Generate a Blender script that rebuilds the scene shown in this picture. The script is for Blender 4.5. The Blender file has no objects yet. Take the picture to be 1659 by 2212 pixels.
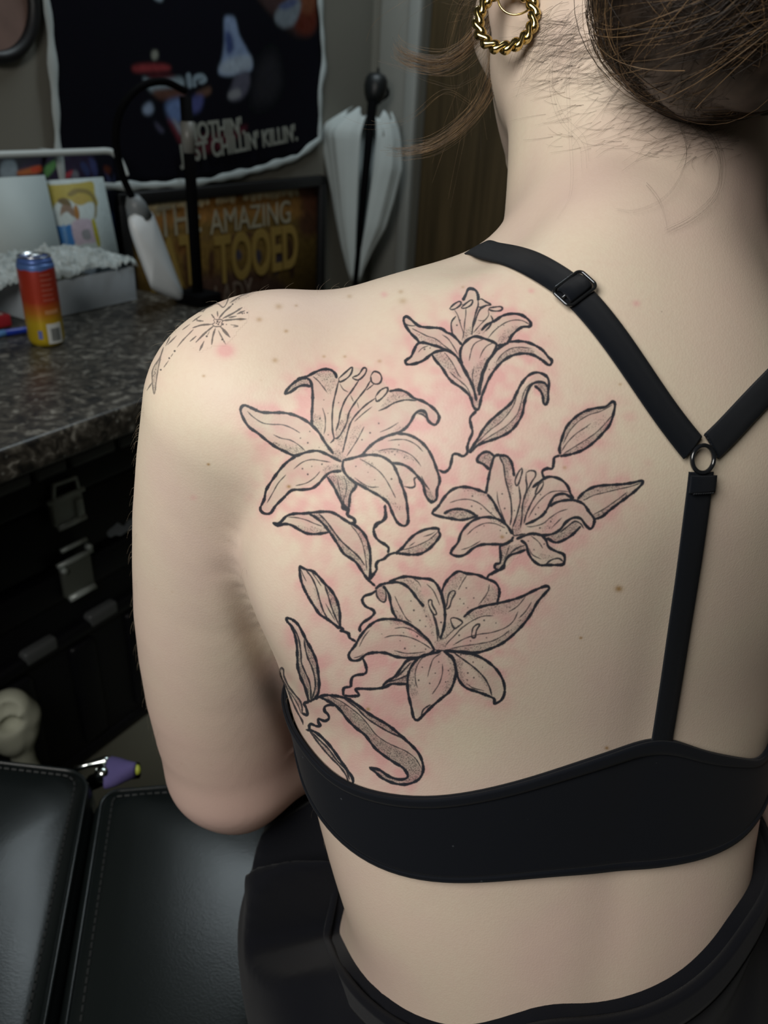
import bpy, bmesh, math, random
import numpy as np
from mathutils import Vector, Matrix, noise
from mathutils.bvhtree import BVHTree

random.seed(7)
rng = np.random.default_rng(7)
SC = bpy.context.scene
COL = SC.collection

# ---------------------------------------------------------------- camera
TH, RHO, FPX = math.radians(28.6), math.radians(3.38), 1661.0
_r = np.array([1.0, 0, 0]); _u = np.array([0, math.sin(TH), math.cos(TH)]); CF = np.array([0, math.cos(TH), -math.sin(TH)])
CR = _r * math.cos(RHO) + _u * math.sin(RHO)
CU = _u * math.cos(RHO) - _r * math.sin(RHO)
CC = np.array([0, 0, 1.25])
cam = bpy.data.cameras.new('camera')
cam.sensor_width = 36.0
cam.sensor_fit = 'AUTO'
cam.lens = FPX / 2212.0 * 36.0
cam.clip_start = 0.02
camo = bpy.data.objects.new('camera', cam)
COL.objects.link(camo)
m = Matrix.Identity(4)
for i in range(3):
    m[i][0], m[i][1], m[i][2], m[i][3] = CR[i], CU[i], -CF[i], CC[i]
camo.matrix_world = m
SC.camera = camo
cam.dof.use_dof = True
cam.dof.focus_distance = 0.375
cam.dof.aperture_fstop = 11.0


def ray(px, py):
    return CF + (px - 829.5) / FPX * CR - (py - 1106.0) / FPX * CU


def at_depth(px, py, d):
    return CC + d * ray(px, py)


def at_z(px, py, z):
    d = ray(px, py)
    return CC + d * ((z - CC[2]) / d[2])


def at_plane(px, py, p0, n):
    d = ray(px, py)
    return CC + d * (float((np.asarray(p0) - CC) @ np.asarray(n)) / float(d @ np.asarray(n)))


# ---------------------------------------------------------------- room frame (the wall runs off to the right)
E1 = np.array([0.5045, 0.8634, 0.0])      # along the left wall, away from the camera
E2 = np.array([0.8634, -0.5045, 0.0])     # along the back wall, to the right
EZ = np.array([0, 0, 1.0])
E1 = E1 / np.linalg.norm(E1); E2 = E2 / np.linalg.norm(E2)
CORNER = np.array([-0.113, 2.592, 0.0])


def room(a, b, z):
    """a metres back along the left wall from the far corner, b metres out from that wall"""
    return CORNER - a * E1 + b * E2 + z * EZ


def rc(P):
    q = np.asarray(P) - CORNER
    return np.array([-(q @ E1), q @ E2, q[2]])


def wall_pt(px, py, b=0.0):
    """point on the plane b metres in front of the left wall, in room terms (a, b, z)"""
    return rc(at_plane(px, py, CORNER + b * E2, E2))


# ---------------------------------------------------------------- world, lights, exposure
w = bpy.data.worlds.new('world'); SC.world = w
w.use_nodes = True
w.node_tree.nodes['Background'].inputs[0].default_value = (0.6, 0.7, 0.8, 1)
w.node_tree.nodes['Background'].inputs[1].default_value = 0.02
SC.view_settings.view_transform = 'Standard'
SC.view_settings.look = 'None'
SC.view_settings.gamma = 1.0
SC.view_settings.use_curve_mapping = False
SC.view_settings.exposure = 0.0


def area(name, loc, target, size, energy, color, shape='DISK'):
    l = bpy.data.lights.new(name, 'AREA')
    l.shape = shape
    if shape == 'RECTANGLE':
        l.size, l.size_y = size
    else:
        l.size = size
    l.energy = energy; l.color = color
    o = bpy.data.objects.new(name, l); COL.objects.link(o)
    o.location = loc
    d = Vector(target) - Vector(loc)
    o.rotation_euler = d.to_track_quat('-Z', 'Y').to_euler()
    return o


area('work_light', (-0.44, -0.26, 1.66), (0.03, 0.33, 1.05), 0.62, 12.0, (1.0, 0.975, 0.92))
area('ceiling_light', (-0.04, 1.86, 2.52), (-0.04, 1.86, 0.0), (0.98, 0.27), 10.5, (0.82, 0.94, 1.0), 'RECTANGLE')


# ---------------------------------------------------------------- helpers
def link(o, parent=None):
    COL.objects.link(o)
    if parent is not None:
        o.parent = parent
        o.matrix_parent_inverse = parent.matrix_world.inverted()
    return o


def tag(o, label=None, cat=None, group=None, kind=None):
    if label: o['label'] = label
    if cat: o['category'] = cat
    if group: o['group'] = group
    if kind: o['kind'] = kind
    return o


def thing(name, label, cat, loc=(0, 0, 0), group=None):
    o = bpy.data.objects.new(name, None)
    o.empty_display_size = 0.05
    o.location = loc
    COL.objects.link(o)
    bpy.context.view_layer.update()
    return tag(o, label, cat, group)


def mesh_obj(name, verts, faces, mat=None, parent=None, smooth=False):
    me = bpy.data.meshes.new(name)
    me.from_pydata([tuple(map(float, v)) for v in verts], [], [tuple(int(i) for i in f) for f in faces])
    me.validate(); me.update()
    if mat: me.materials.append(mat)
    if smooth:
        me.polygons.foreach_set('use_smooth', [True] * len(me.polygons))
    return link(bpy.data.objects.new(name, me), parent)


def bm_obj(name, bm, mat=None, parent=None, smooth=False):
    bmesh.ops.recalc_face_normals(bm, faces=bm.faces)
    me = bpy.data.meshes.new(name)
    bm.to_mesh(me); bm.free()
    if mat: me.materials.append(mat)
    if smooth:
        me.polygons.foreach_set('use_smooth', [True] * len(me.polygons))
    return link(bpy.data.objects.new(name, me), parent)


def catmull(pts, n=8, closed=False):
    P = np.asarray(pts, float)
    if len(P) < 3 and not closed:
        t = np.linspace(0, 1, n + 1)[:, None]
        return P[0] * (1 - t) + P[-1] * t
    if closed:
        Q = np.vstack([P[-1], P, P[0], P[1]])
    else:
        Q = np.vstack([2 * P[0] - P[1], P, 2 * P[-1] - P[-2]])
    out = []
    for i in range(1, len(Q) - 2):
        a, b, c, d = Q[i - 1], Q[i], Q[i + 1], Q[i + 2]
        for k in range(n):
            t = k / n
            out.append(0.5 * (2 * b + (c - a) * t + (2 * a - 5 * b + 4 * c - d) * t * t + (3 * b - a - 3 * c + d) * t ** 3))
    if not closed:
        out.append(Q[-2])
    return np.array(out)


# ---------------------------------------------------------------- material helpers
def mat_new(name):
    m = bpy.data.materials.new(name); m.use_nodes = True
    nt = m.node_tree
    b = nt.nodes['Principled BSDF']
    return m, nt, b


def plain(name, color, rough=0.5, metal=0.0, noise_amt=0.0, noise_scale=40.0, bump=0.0, bump_scale=200.0, spec=None, coat=0.0):
    m, nt, b = mat_new(name)
    b.inputs['Base Color'].default_value = (*color, 1)
    b.inputs['Roughness'].default_value = rough
    b.inputs['Metallic'].default_value = metal
    if spec is not None: b.inputs['Specular IOR Level'].default_value = spec
    if coat: b.inputs['Coat Weight'].default_value = coat
    tc = nt.nodes.new('ShaderNodeTexCoord')
    if noise_amt:
        n = nt.nodes.new('ShaderNodeTexNoise'); n.inputs['Scale'].default_value = noise_scale; n.inputs['Detail'].default_value = 4
        nt.links.new(tc.outputs['Object'], n.inputs['Vector'])
        mr = nt.nodes.new('ShaderNodeMapRange')
        mr.inputs['To Min'].default_value = 1 - noise_amt; mr.inputs['To Max'].default_value = 1 + noise_amt
        nt.links.new(n.outputs['Fac'], mr.inputs['Value'])
        mx = nt.nodes.new('ShaderNodeMix'); mx.data_type = 'RGBA'; mx.blend_type = 'MULTIPLY'; mx.inputs['Factor'].default_value = 1
        mx.inputs['A'].default_value = (*color, 1)
        nt.links.new(mr.outputs['Result'], mx.inputs['B'])
        nt.links.new(mx.outputs['Result'], b.inputs['Base Color'])
    if bump:
        n2 = nt.nodes.new('ShaderNodeTexNoise'); n2.inputs['Scale'].default_value = bump_scale; n2.inputs['Detail'].default_value = 3
        nt.links.new(tc.outputs['Object'], n2.inputs['Vector'])
        bp = nt.nodes.new('ShaderNodeBump'); bp.inputs['Strength'].default_value = bump; bp.inputs['Distance'].default_value = 0.001
        nt.links.new(n2.outputs['Fac'], bp.inputs['Height'])
        nt.links.new(bp.outputs['Normal'], b.inputs['Normal'])
    return m
# ================================================================ BODY as a signed distance field
def smin(a, b, k):
    h = np.clip(0.5 + 0.5 * (b - a) / k, 0, 1)
    return b * (1 - h) + a * h - k * h * (1 - h)


def smax(a, b, k):
    return -smin(-a, -b, k)


def capsule(P, a, b, ra, rb):
    a = np.asarray(a, np.float32); b = np.asarray(b, np.float32)
    ab = b - a
    t = np.clip(((P - a) @ ab) / (ab @ ab), 0, 1)
    q = P - a - t[:, None] * ab
    return np.sqrt((q * q).sum(1)) - (ra + (rb - ra) * t)


def ellip(P, c, rad, yaw=0.0, pitch=0.0):
    q = P - np.asarray(c, np.float32)
    R = np.array(Matrix.Rotation(math.radians(yaw), 3, 'Z') @ Matrix.Rotation(math.radians(pitch), 3, 'X'), np.float32)
    q = q @ R
    rad = np.asarray(rad, np.float32)
    k0 = np.sqrt(((q / rad) ** 2).sum(1)); k1 = np.sqrt(((q / (rad * rad)) ** 2).sum(1)) + 1e-9
    return k0 * (k0 - 1) / k1


# z, back-of-spine x, y, half width, half depth, yaw (deg)
TORSO = np.array([
    [0.560, 0.130, 0.232, 0.150, 0.110, 8],
    [0.640, 0.135, 0.215, 0.150, 0.125, 8],
    [0.720, 0.136, 0.222, 0.130, 0.116, 8],
    [0.790, 0.135, 0.236, 0.127, 0.102, 10],
    [0.841, 0.133, 0.250, 0.137, 0.092, 13],
    [0.900, 0.134, 0.272, 0.147, 0.094, 18],
    [0.972, 0.137, 0.288, 0.160, 0.100, 22],
    [1.050, 0.130, 0.287, 0.178, 0.102, 22],
    [1.110, 0.126, 0.288, 0.152, 0.098, 22],
    [1.150, 0.120, 0.308, 0.124, 0.086, 22],
    [1.185, 0.119, 0.335, 0.072, 0.056, 20],
    [1.210, 0.119, 0.362, 0.042, 0.036, 18],
    [1.240, 0.119, 0.390, 0.020, 0.020, 18],
])
_zs = np.linspace(0.54, 1.26, 145)


def _cubic(z):
    out = []
    for j in range(1, 6):
        c = np.interp(_zs, TORSO[:, 0], TORSO[:, j])
        k = np.exp(-0.5 * (np.arange(-12, 13) / 4.0) ** 2); k /= k.sum()
        c = np.convolve(np.pad(c, 12, mode='edge'), k, 'valid')
        out.append(np.interp(z, _zs, c))
    return out


def torso_sdf(P):
    sx, sy, a, b, yaw = [c.astype(np.float32) for c in _cubic(P[:, 2])]
    yr = np.radians(yaw)
    fx, fy = -np.sin(yr), np.cos(yr)
    cx, cy = sx + b * fx, sy + b * fy
    dx, dy = P[:, 0] - cx, P[:, 1] - cy
    l = dx * fy - dy * fx            # to her right
    f = dx * fx + dy * fy            # to her front
    n = 2.35
    q = ((np.abs(l) / a) ** n + (np.abs(f) / b) ** n) ** (1 / n)
    d = (q - 1) * np.minimum(a, b)
    # spine furrow
    d = d + 0.0012 * np.exp(-(l / 0.016) ** 2) * (f < 0) * np.clip((P[:, 2] - 0.6) / 0.1, 0, 1) * np.clip((1.12 - P[:, 2]) / 0.08, 0, 1)
    d = smax(d, P[:, 2] - 1.225, 0.02)
    d = np.maximum(d, 0.622 - P[:, 2])
    return d


SH_L = (-0.069, 0.353, 1.110); EL_L = (-0.0995, 0.410, 0.812); WR_L = (0.05, 0.575, 0.772)
SH_R = (0.262, 0.432, 1.114); EL_R = (0.322, 0.385, 0.830); WR_R = (0.130, 0.600, 0.790)


def arm_sdf(P, S, E, W):
    S, E, W = map(np.array, (S, E, W))
    out = -0.012 if S[0] < 0 else 0.012
    ts = np.linspace(0, 1, 9)
    pts = [S * (1 - t) + E * t + np.array([out * 4 * t * (1 - t), 0.014 * 4 * t * (1 - t), 0]) for t in ts]
    rad = [np.interp(t, (0, 0.25, 0.55, 0.8, 1), (0.0500, 0.0535, 0.0560, 0.0540, 0.0490)) for t in ts]
    d = capsule(P, pts[0], pts[1], rad[0], rad[1])
    for i in range(1, 8):
        d = np.minimum(d, capsule(P, pts[i], pts[i + 1], rad[i], rad[i + 1]))
    fm = E * 0.65 + W * 0.35
    d = smin(d, capsule(P, E + np.array([0, 0, -0.004]), fm, 0.046, 0.046), 0.012)
    d = smin(d, capsule(P, E + np.array([-0.006 * np.sign(out), -0.010, -0.028]), E + np.array([0.0, 0.0, -0.02]), 0.018, 0.026), 0.02)
    d = smin(d, capsule(P, fm, W, 0.043, 0.027), 0.02)
    return d


def hand_sdf(P, W, inward):
    W = np.array(W)
    d = ellip(P, W + np.array([0.025 * inward, 0.05, -0.012]), (0.036, 0.048, 0.016), -20 * inward)
    for i, (ox, ln) in enumerate(((-0.026, 0.055), (-0.009, 0.064), (0.009, 0.060), (0.025, 0.048))):
        b = W + np.array([0.032 * inward + ox, 0.09, -0.012])
        k = b + np.array([0.01 * inward, ln * 0.55, 0.004]); t = k + np.array([0.006 * inward, ln * 0.40, -0.016])
        d = np.minimum(d, smin(capsule(P, b, k, 0.0085, 0.008), capsule(P, k, t, 0.008, 0.0065), 0.006))
    b = W + np.array([0.05 * inward, 0.04, -0.008]); k = b + np.array([0.028 * inward, 0.03, 0.0])
    d = smin(d, smin(capsule(P, b, k, 0.011, 0.0095), capsule(P, k, k + np.array([0.006 * inward, 0.03, -0.003]), 0.0095, 0.0075), 0.006), 0.008)
    return d


HEAD_C = np.array([0.118, 0.532, 1.332]); HEAD_YAW = 24.0
_hr = np.array(Matrix.Rotation(math.radians(HEAD_YAW), 3, 'Z') @ Matrix.Rotation(math.radians(-14), 3, 'X'))


def hp(l, f, z):
    """head frame: l to her right, f to her front, z up"""
    return HEAD_C + _hr @ np.array([l, f, z])


def head_sdf(P):
    d = ellip(P, hp(0, -0.005, 0.012), (0.075, 0.096, 0.092), HEAD_YAW, -14)
    d = smin(d, ellip(P, hp(0, 0.035, -0.045), (0.056, 0.060, 0.066), HEAD_YAW, -14), 0.035)
    for s in (-1, 1):
        d = smin(d, capsule(P, hp(s * 0.056, 0.004, -0.064), hp(s * 0.014, 0.078, -0.100), 0.014, 0.014), 0.03)   # jaw
        d = smin(d, ellip(P, hp(s * 0.040, 0.062, -0.030), (0.020, 0.020, 0.02)), 0.02)                              # cheek
        d = smax(d, -ellip(P, hp(s * 0.030, 0.098, 0.000), (0.015, 0.012, 0.010)), 0.012)                              # eye socket
        d = smin(d, ellip(P, hp(s * 0.030, 0.078, 0.000), (0.012, 0.012, 0.012)), 0.004)                               # eyeball
    d = smin(d, capsule(P, hp(0, 0.092, 0.000), hp(0, 0.110, -0.034), 0.006, 0.011), 0.012)                              # nose
    d = smin(d, ellip(P, hp(0, 0.094, -0.064), (0.022, 0.009, 0.006), HEAD_YAW), 0.006)                                 # lips
    d = smin(d, ellip(P, hp(0, 0.095, -0.073), (0.018, 0.009, 0.006), HEAD_YAW), 0.004)
    d = smin(d, ellip(P, hp(0, 0.086, -0.102), (0.018, 0.014, 0.014), HEAD_YAW), 0.015)                                 # chin
    for s in (-1, 1):
        e = ellip(P, hp(s * 0.078, -0.002, -0.010), (0.007, 0.019, 0.031), HEAD_YAW + s * 22, -14)
        e = smin(e, ellip(P, hp(s * 0.074, 0.004, -0.038), (0.006, 0.010, 0.011), HEAD_YAW), 0.008)
        e = smax(e, -ellip(P, hp(s * 0.085, 0.000, -0.006), (0.006, 0.011, 0.020), HEAD_YAW + s * 22, -14), 0.004)
        d = smin(d, e, 0.006)
    return d


def trunk_sdf(P):
    d = torso_sdf(P)
    # neck
    d = smin(d, capsule(P, (0.114, 0.430, 1.150), (0.115, 0.492, 1.275), 0.058, 0.055), 0.030)
    d = smin(d, capsule(P, (0.140, 0.440, 1.150), (0.140, 0.500, 1.275), 0.060, 0.054), 0.03)
    # trapezius ridges and shoulders
    d = smin(d, capsule(P, (0.110, 0.415, 1.130), (-0.045, 0.372, 1.124), 0.033, 0.034), 0.040)
    d = smin(d, capsule(P, (0.120, 0.440, 1.142), (0.245, 0.440, 1.130), 0.036, 0.034), 0.040)
    # shoulder blades
    d = smin(d, ellip(P, (0.020, 0.318, 1.065), (0.058, 0.026, 0.070), 10, -6), 0.04)
    d = smin(d, ellip(P, (0.215, 0.392, 1.065), (0.055, 0.026, 0.070), 34, -6), 0.04)
    # chest
    for c in ((-0.005, 0.470, 1.000), (0.135, 0.520, 1.000)):
        d = smin(d, ellip(P, c, (0.058, 0.062, 0.060)), 0.04)
    return d


def body_sdf(P):
    d = trunk_sdf(P)
    h = head_sdf(P)
    d = smin(d, h, 0.025)
    aL = arm_sdf(P, SH_L, EL_L, WR_L); aR = arm_sdf(P, SH_R, EL_R, WR_R)
    kk = 0.004 + 0.030 * np.clip((P[:, 2] - 1.065) / 0.055, 0, 1)
    d = smin(d, aL, kk)
    d = smin(d, aR, kk)
    d = smin(d, hand_sdf(P, WR_L, 1), 0.018)
    d = smin(d, hand_sdf(P, WR_R, -1), 0.018)
    return d


def surface_nets(fn, lo, hi, h, smooth_it=2):
    lo = np.array(lo); hi = np.array(hi)
    C = 4
    n = (np.ceil((hi - lo) / (h * C)).astype(int)) * C + 1
    ax = [lo[i] + h * np.arange(n[i]) for i in range(3)]
    cx = [a[::C] for a in ax]
    G = np.stack(np.meshgrid(*cx, indexing='ij'), -1).reshape(-1, 3).astype(np.float32)
    cv = fn(G).reshape([len(c) for c in cx])
    near = np.abs(cv) < h * C * 2.2
    idx = [np.minimum(np.round(np.arange(n[i]) / C).astype(int), len(cx[i]) - 1) for i in range(3)]
    full = cv[np.ix_(*idx)].astype(np.float32)
    mk = near[np.ix_(*idx)]
    ii = np.argwhere(mk)
    P = (lo + ii * h).astype(np.float32)
    vals = np.empty(len(P), np.float32)
    for s in range(0, len(P), 400000):
        vals[s:s + 400000] = fn(P[s:s + 400000])
    full[mk] = vals
    V = full
    ins = V < 0
    nx, ny, nz = V.shape
    cnt = np.zeros((nx - 1, ny - 1, nz - 1), np.float32); acc = np.zeros((nx - 1, ny - 1, nz - 1, 3), np.float32)
    cor = [(i, j, k) for i in (0, 1) for j in (0, 1) for k in (0, 1)]
    sl = lambda c: V[c[0]:nx - 1 + c[0], c[1]:ny - 1 + c[1], c[2]:nz - 1 + c[2]]
    for a in cor:
        for b in cor:
            if sum(b) - sum(a) == 1 and all(b[q] >= a[q] for q in range(3)):
                va, vb = sl(a), sl(b)
                cr = (va < 0) != (vb < 0)
                den = np.where(cr, va - vb, 1)
                t = va / den
                for q in range(3):
                    acc[..., q] += np.where(cr, a[q] + t * (b[q] - a[q]), 0)
                cnt += cr
    act = cnt > 0
    vid = -np.ones(act.shape, np.int64)
    vid[act] = np.arange(act.sum())
    cell = np.argwhere(act)
    verts = lo + h * (cell + acc[act] / cnt[act][:, None])
    quads = []
    for axn in range(3):
        o1, o2 = [(1, 2), (2, 0), (0, 1)][axn]
        A = ins
        s0 = [slice(None)] * 3; s1 = [slice(None)] * 3
        s0[axn] = slice(0, -1); s1[axn] = slice(1, None)
        ch = A[tuple(s0)] != A[tuple(s1)]
        e = np.argwhere(ch)
        ok = (e[:, o1] > 0) & (e[:, o2] > 0) & (e[:, o1] < act.shape[o1]) & (e[:, o2] < act.shape[o2])
        e = e[ok]
        fl = A[tuple(s0)][tuple(e.T)]
        def cid(d1, d2):
            c = e.copy(); c[:, o1] -= d1; c[:, o2] -= d2
            return vid[tuple(c.T)]
        q = np.stack([cid(1, 1), cid(0, 1), cid(0, 0), cid(1, 0)], 1)
        q[~fl] = q[~fl][:, ::-1]
        quads.append(q)
    Q = np.concatenate(quads)
    Q = Q[(Q >= 0).all(1)]
    # relax
    E = np.concatenate([Q[:, [0, 1]], Q[:, [1, 2]], Q[:, [2, 3]], Q[:, [3, 0]]])
    E = np.concatenate([E, E[:, ::-1]])
    dg = np.bincount(E[:, 0], minlength=len(verts)).astype(float)[:, None]
    for it in range(smooth_it * 2):
        nb = np.zeros_like(verts)
        for q in range(3):
            nb[:, q] = np.bincount(E[:, 0], verts[E[:, 1], q], minlength=len(verts))
        lam = 0.5 if it % 2 == 0 else -0.52
        verts = verts + lam * (nb / dg - verts)
    return verts, Q


BODY_V, BODY_Q = surface_nets(body_sdf, (-0.18, 0.17, 0.56), (0.40, 0.75, 1.48), 0.0032, 6)


# local touch-ups of the form: centre, shift, reach
WARPS = [((0.232, 0.335, 0.845), (-0.005, 0.004, 0.0), 0.010), ((0.042, 0.385, 1.196), (0.004, 0.0, -0.011), 0.024), ((0.065, 0.500, 1.270), (-0.006, 0, 0), 0.03)]
for c_, d_, s_ in WARPS:
    w_ = np.exp(-0.5 * ((BODY_V - np.array(c_)) ** 2).sum(1) / s_ ** 2)
    BODY_V = BODY_V + w_[:, None] * np.array(d_)
# def warp
_fc = [(496, 1236), (512, 1254), (525, 1285), (540, 1330), (556, 1375), (576, 1425), (598, 1480), (622, 1545), (648, 1610)]
_bv = BVHTree.FromPolygons([Vector(v) for v in BODY_V], [list(map(int, q)) for q in BODY_Q])
_line = []
for x_, y_ in catmull(_fc, 9):               # the fold where the arm lies against the ribs
    d_ = ray(x_, y_); d_ = d_ / np.linalg.norm(d_)
    h_ = _bv.ray_cast(Vector(CC), Vector(d_))
    if h_[0] is not None: _line.append(h_[0])
_line = np.array(_line)
_near = np.nonzero((np.abs(BODY_V - _line.mean(0)) < 0.12).all(1))[0]
_dm = np.linalg.norm(BODY_V[_near][:, None] - _line[None], axis=2); _dd = _dm.min(1)
_tt = np.clip(_dm.argmin(1) / (0.45 * len(_line)), 0.25, 1)
_dn = (_line.mean(0) - CC); _dn /= np.linalg.norm(_dn)
BODY_V[_near] += (0.0080 * _tt * np.exp(-0.5 * (_dd / 0.0060) ** 2))[:, None] * _dn
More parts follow.
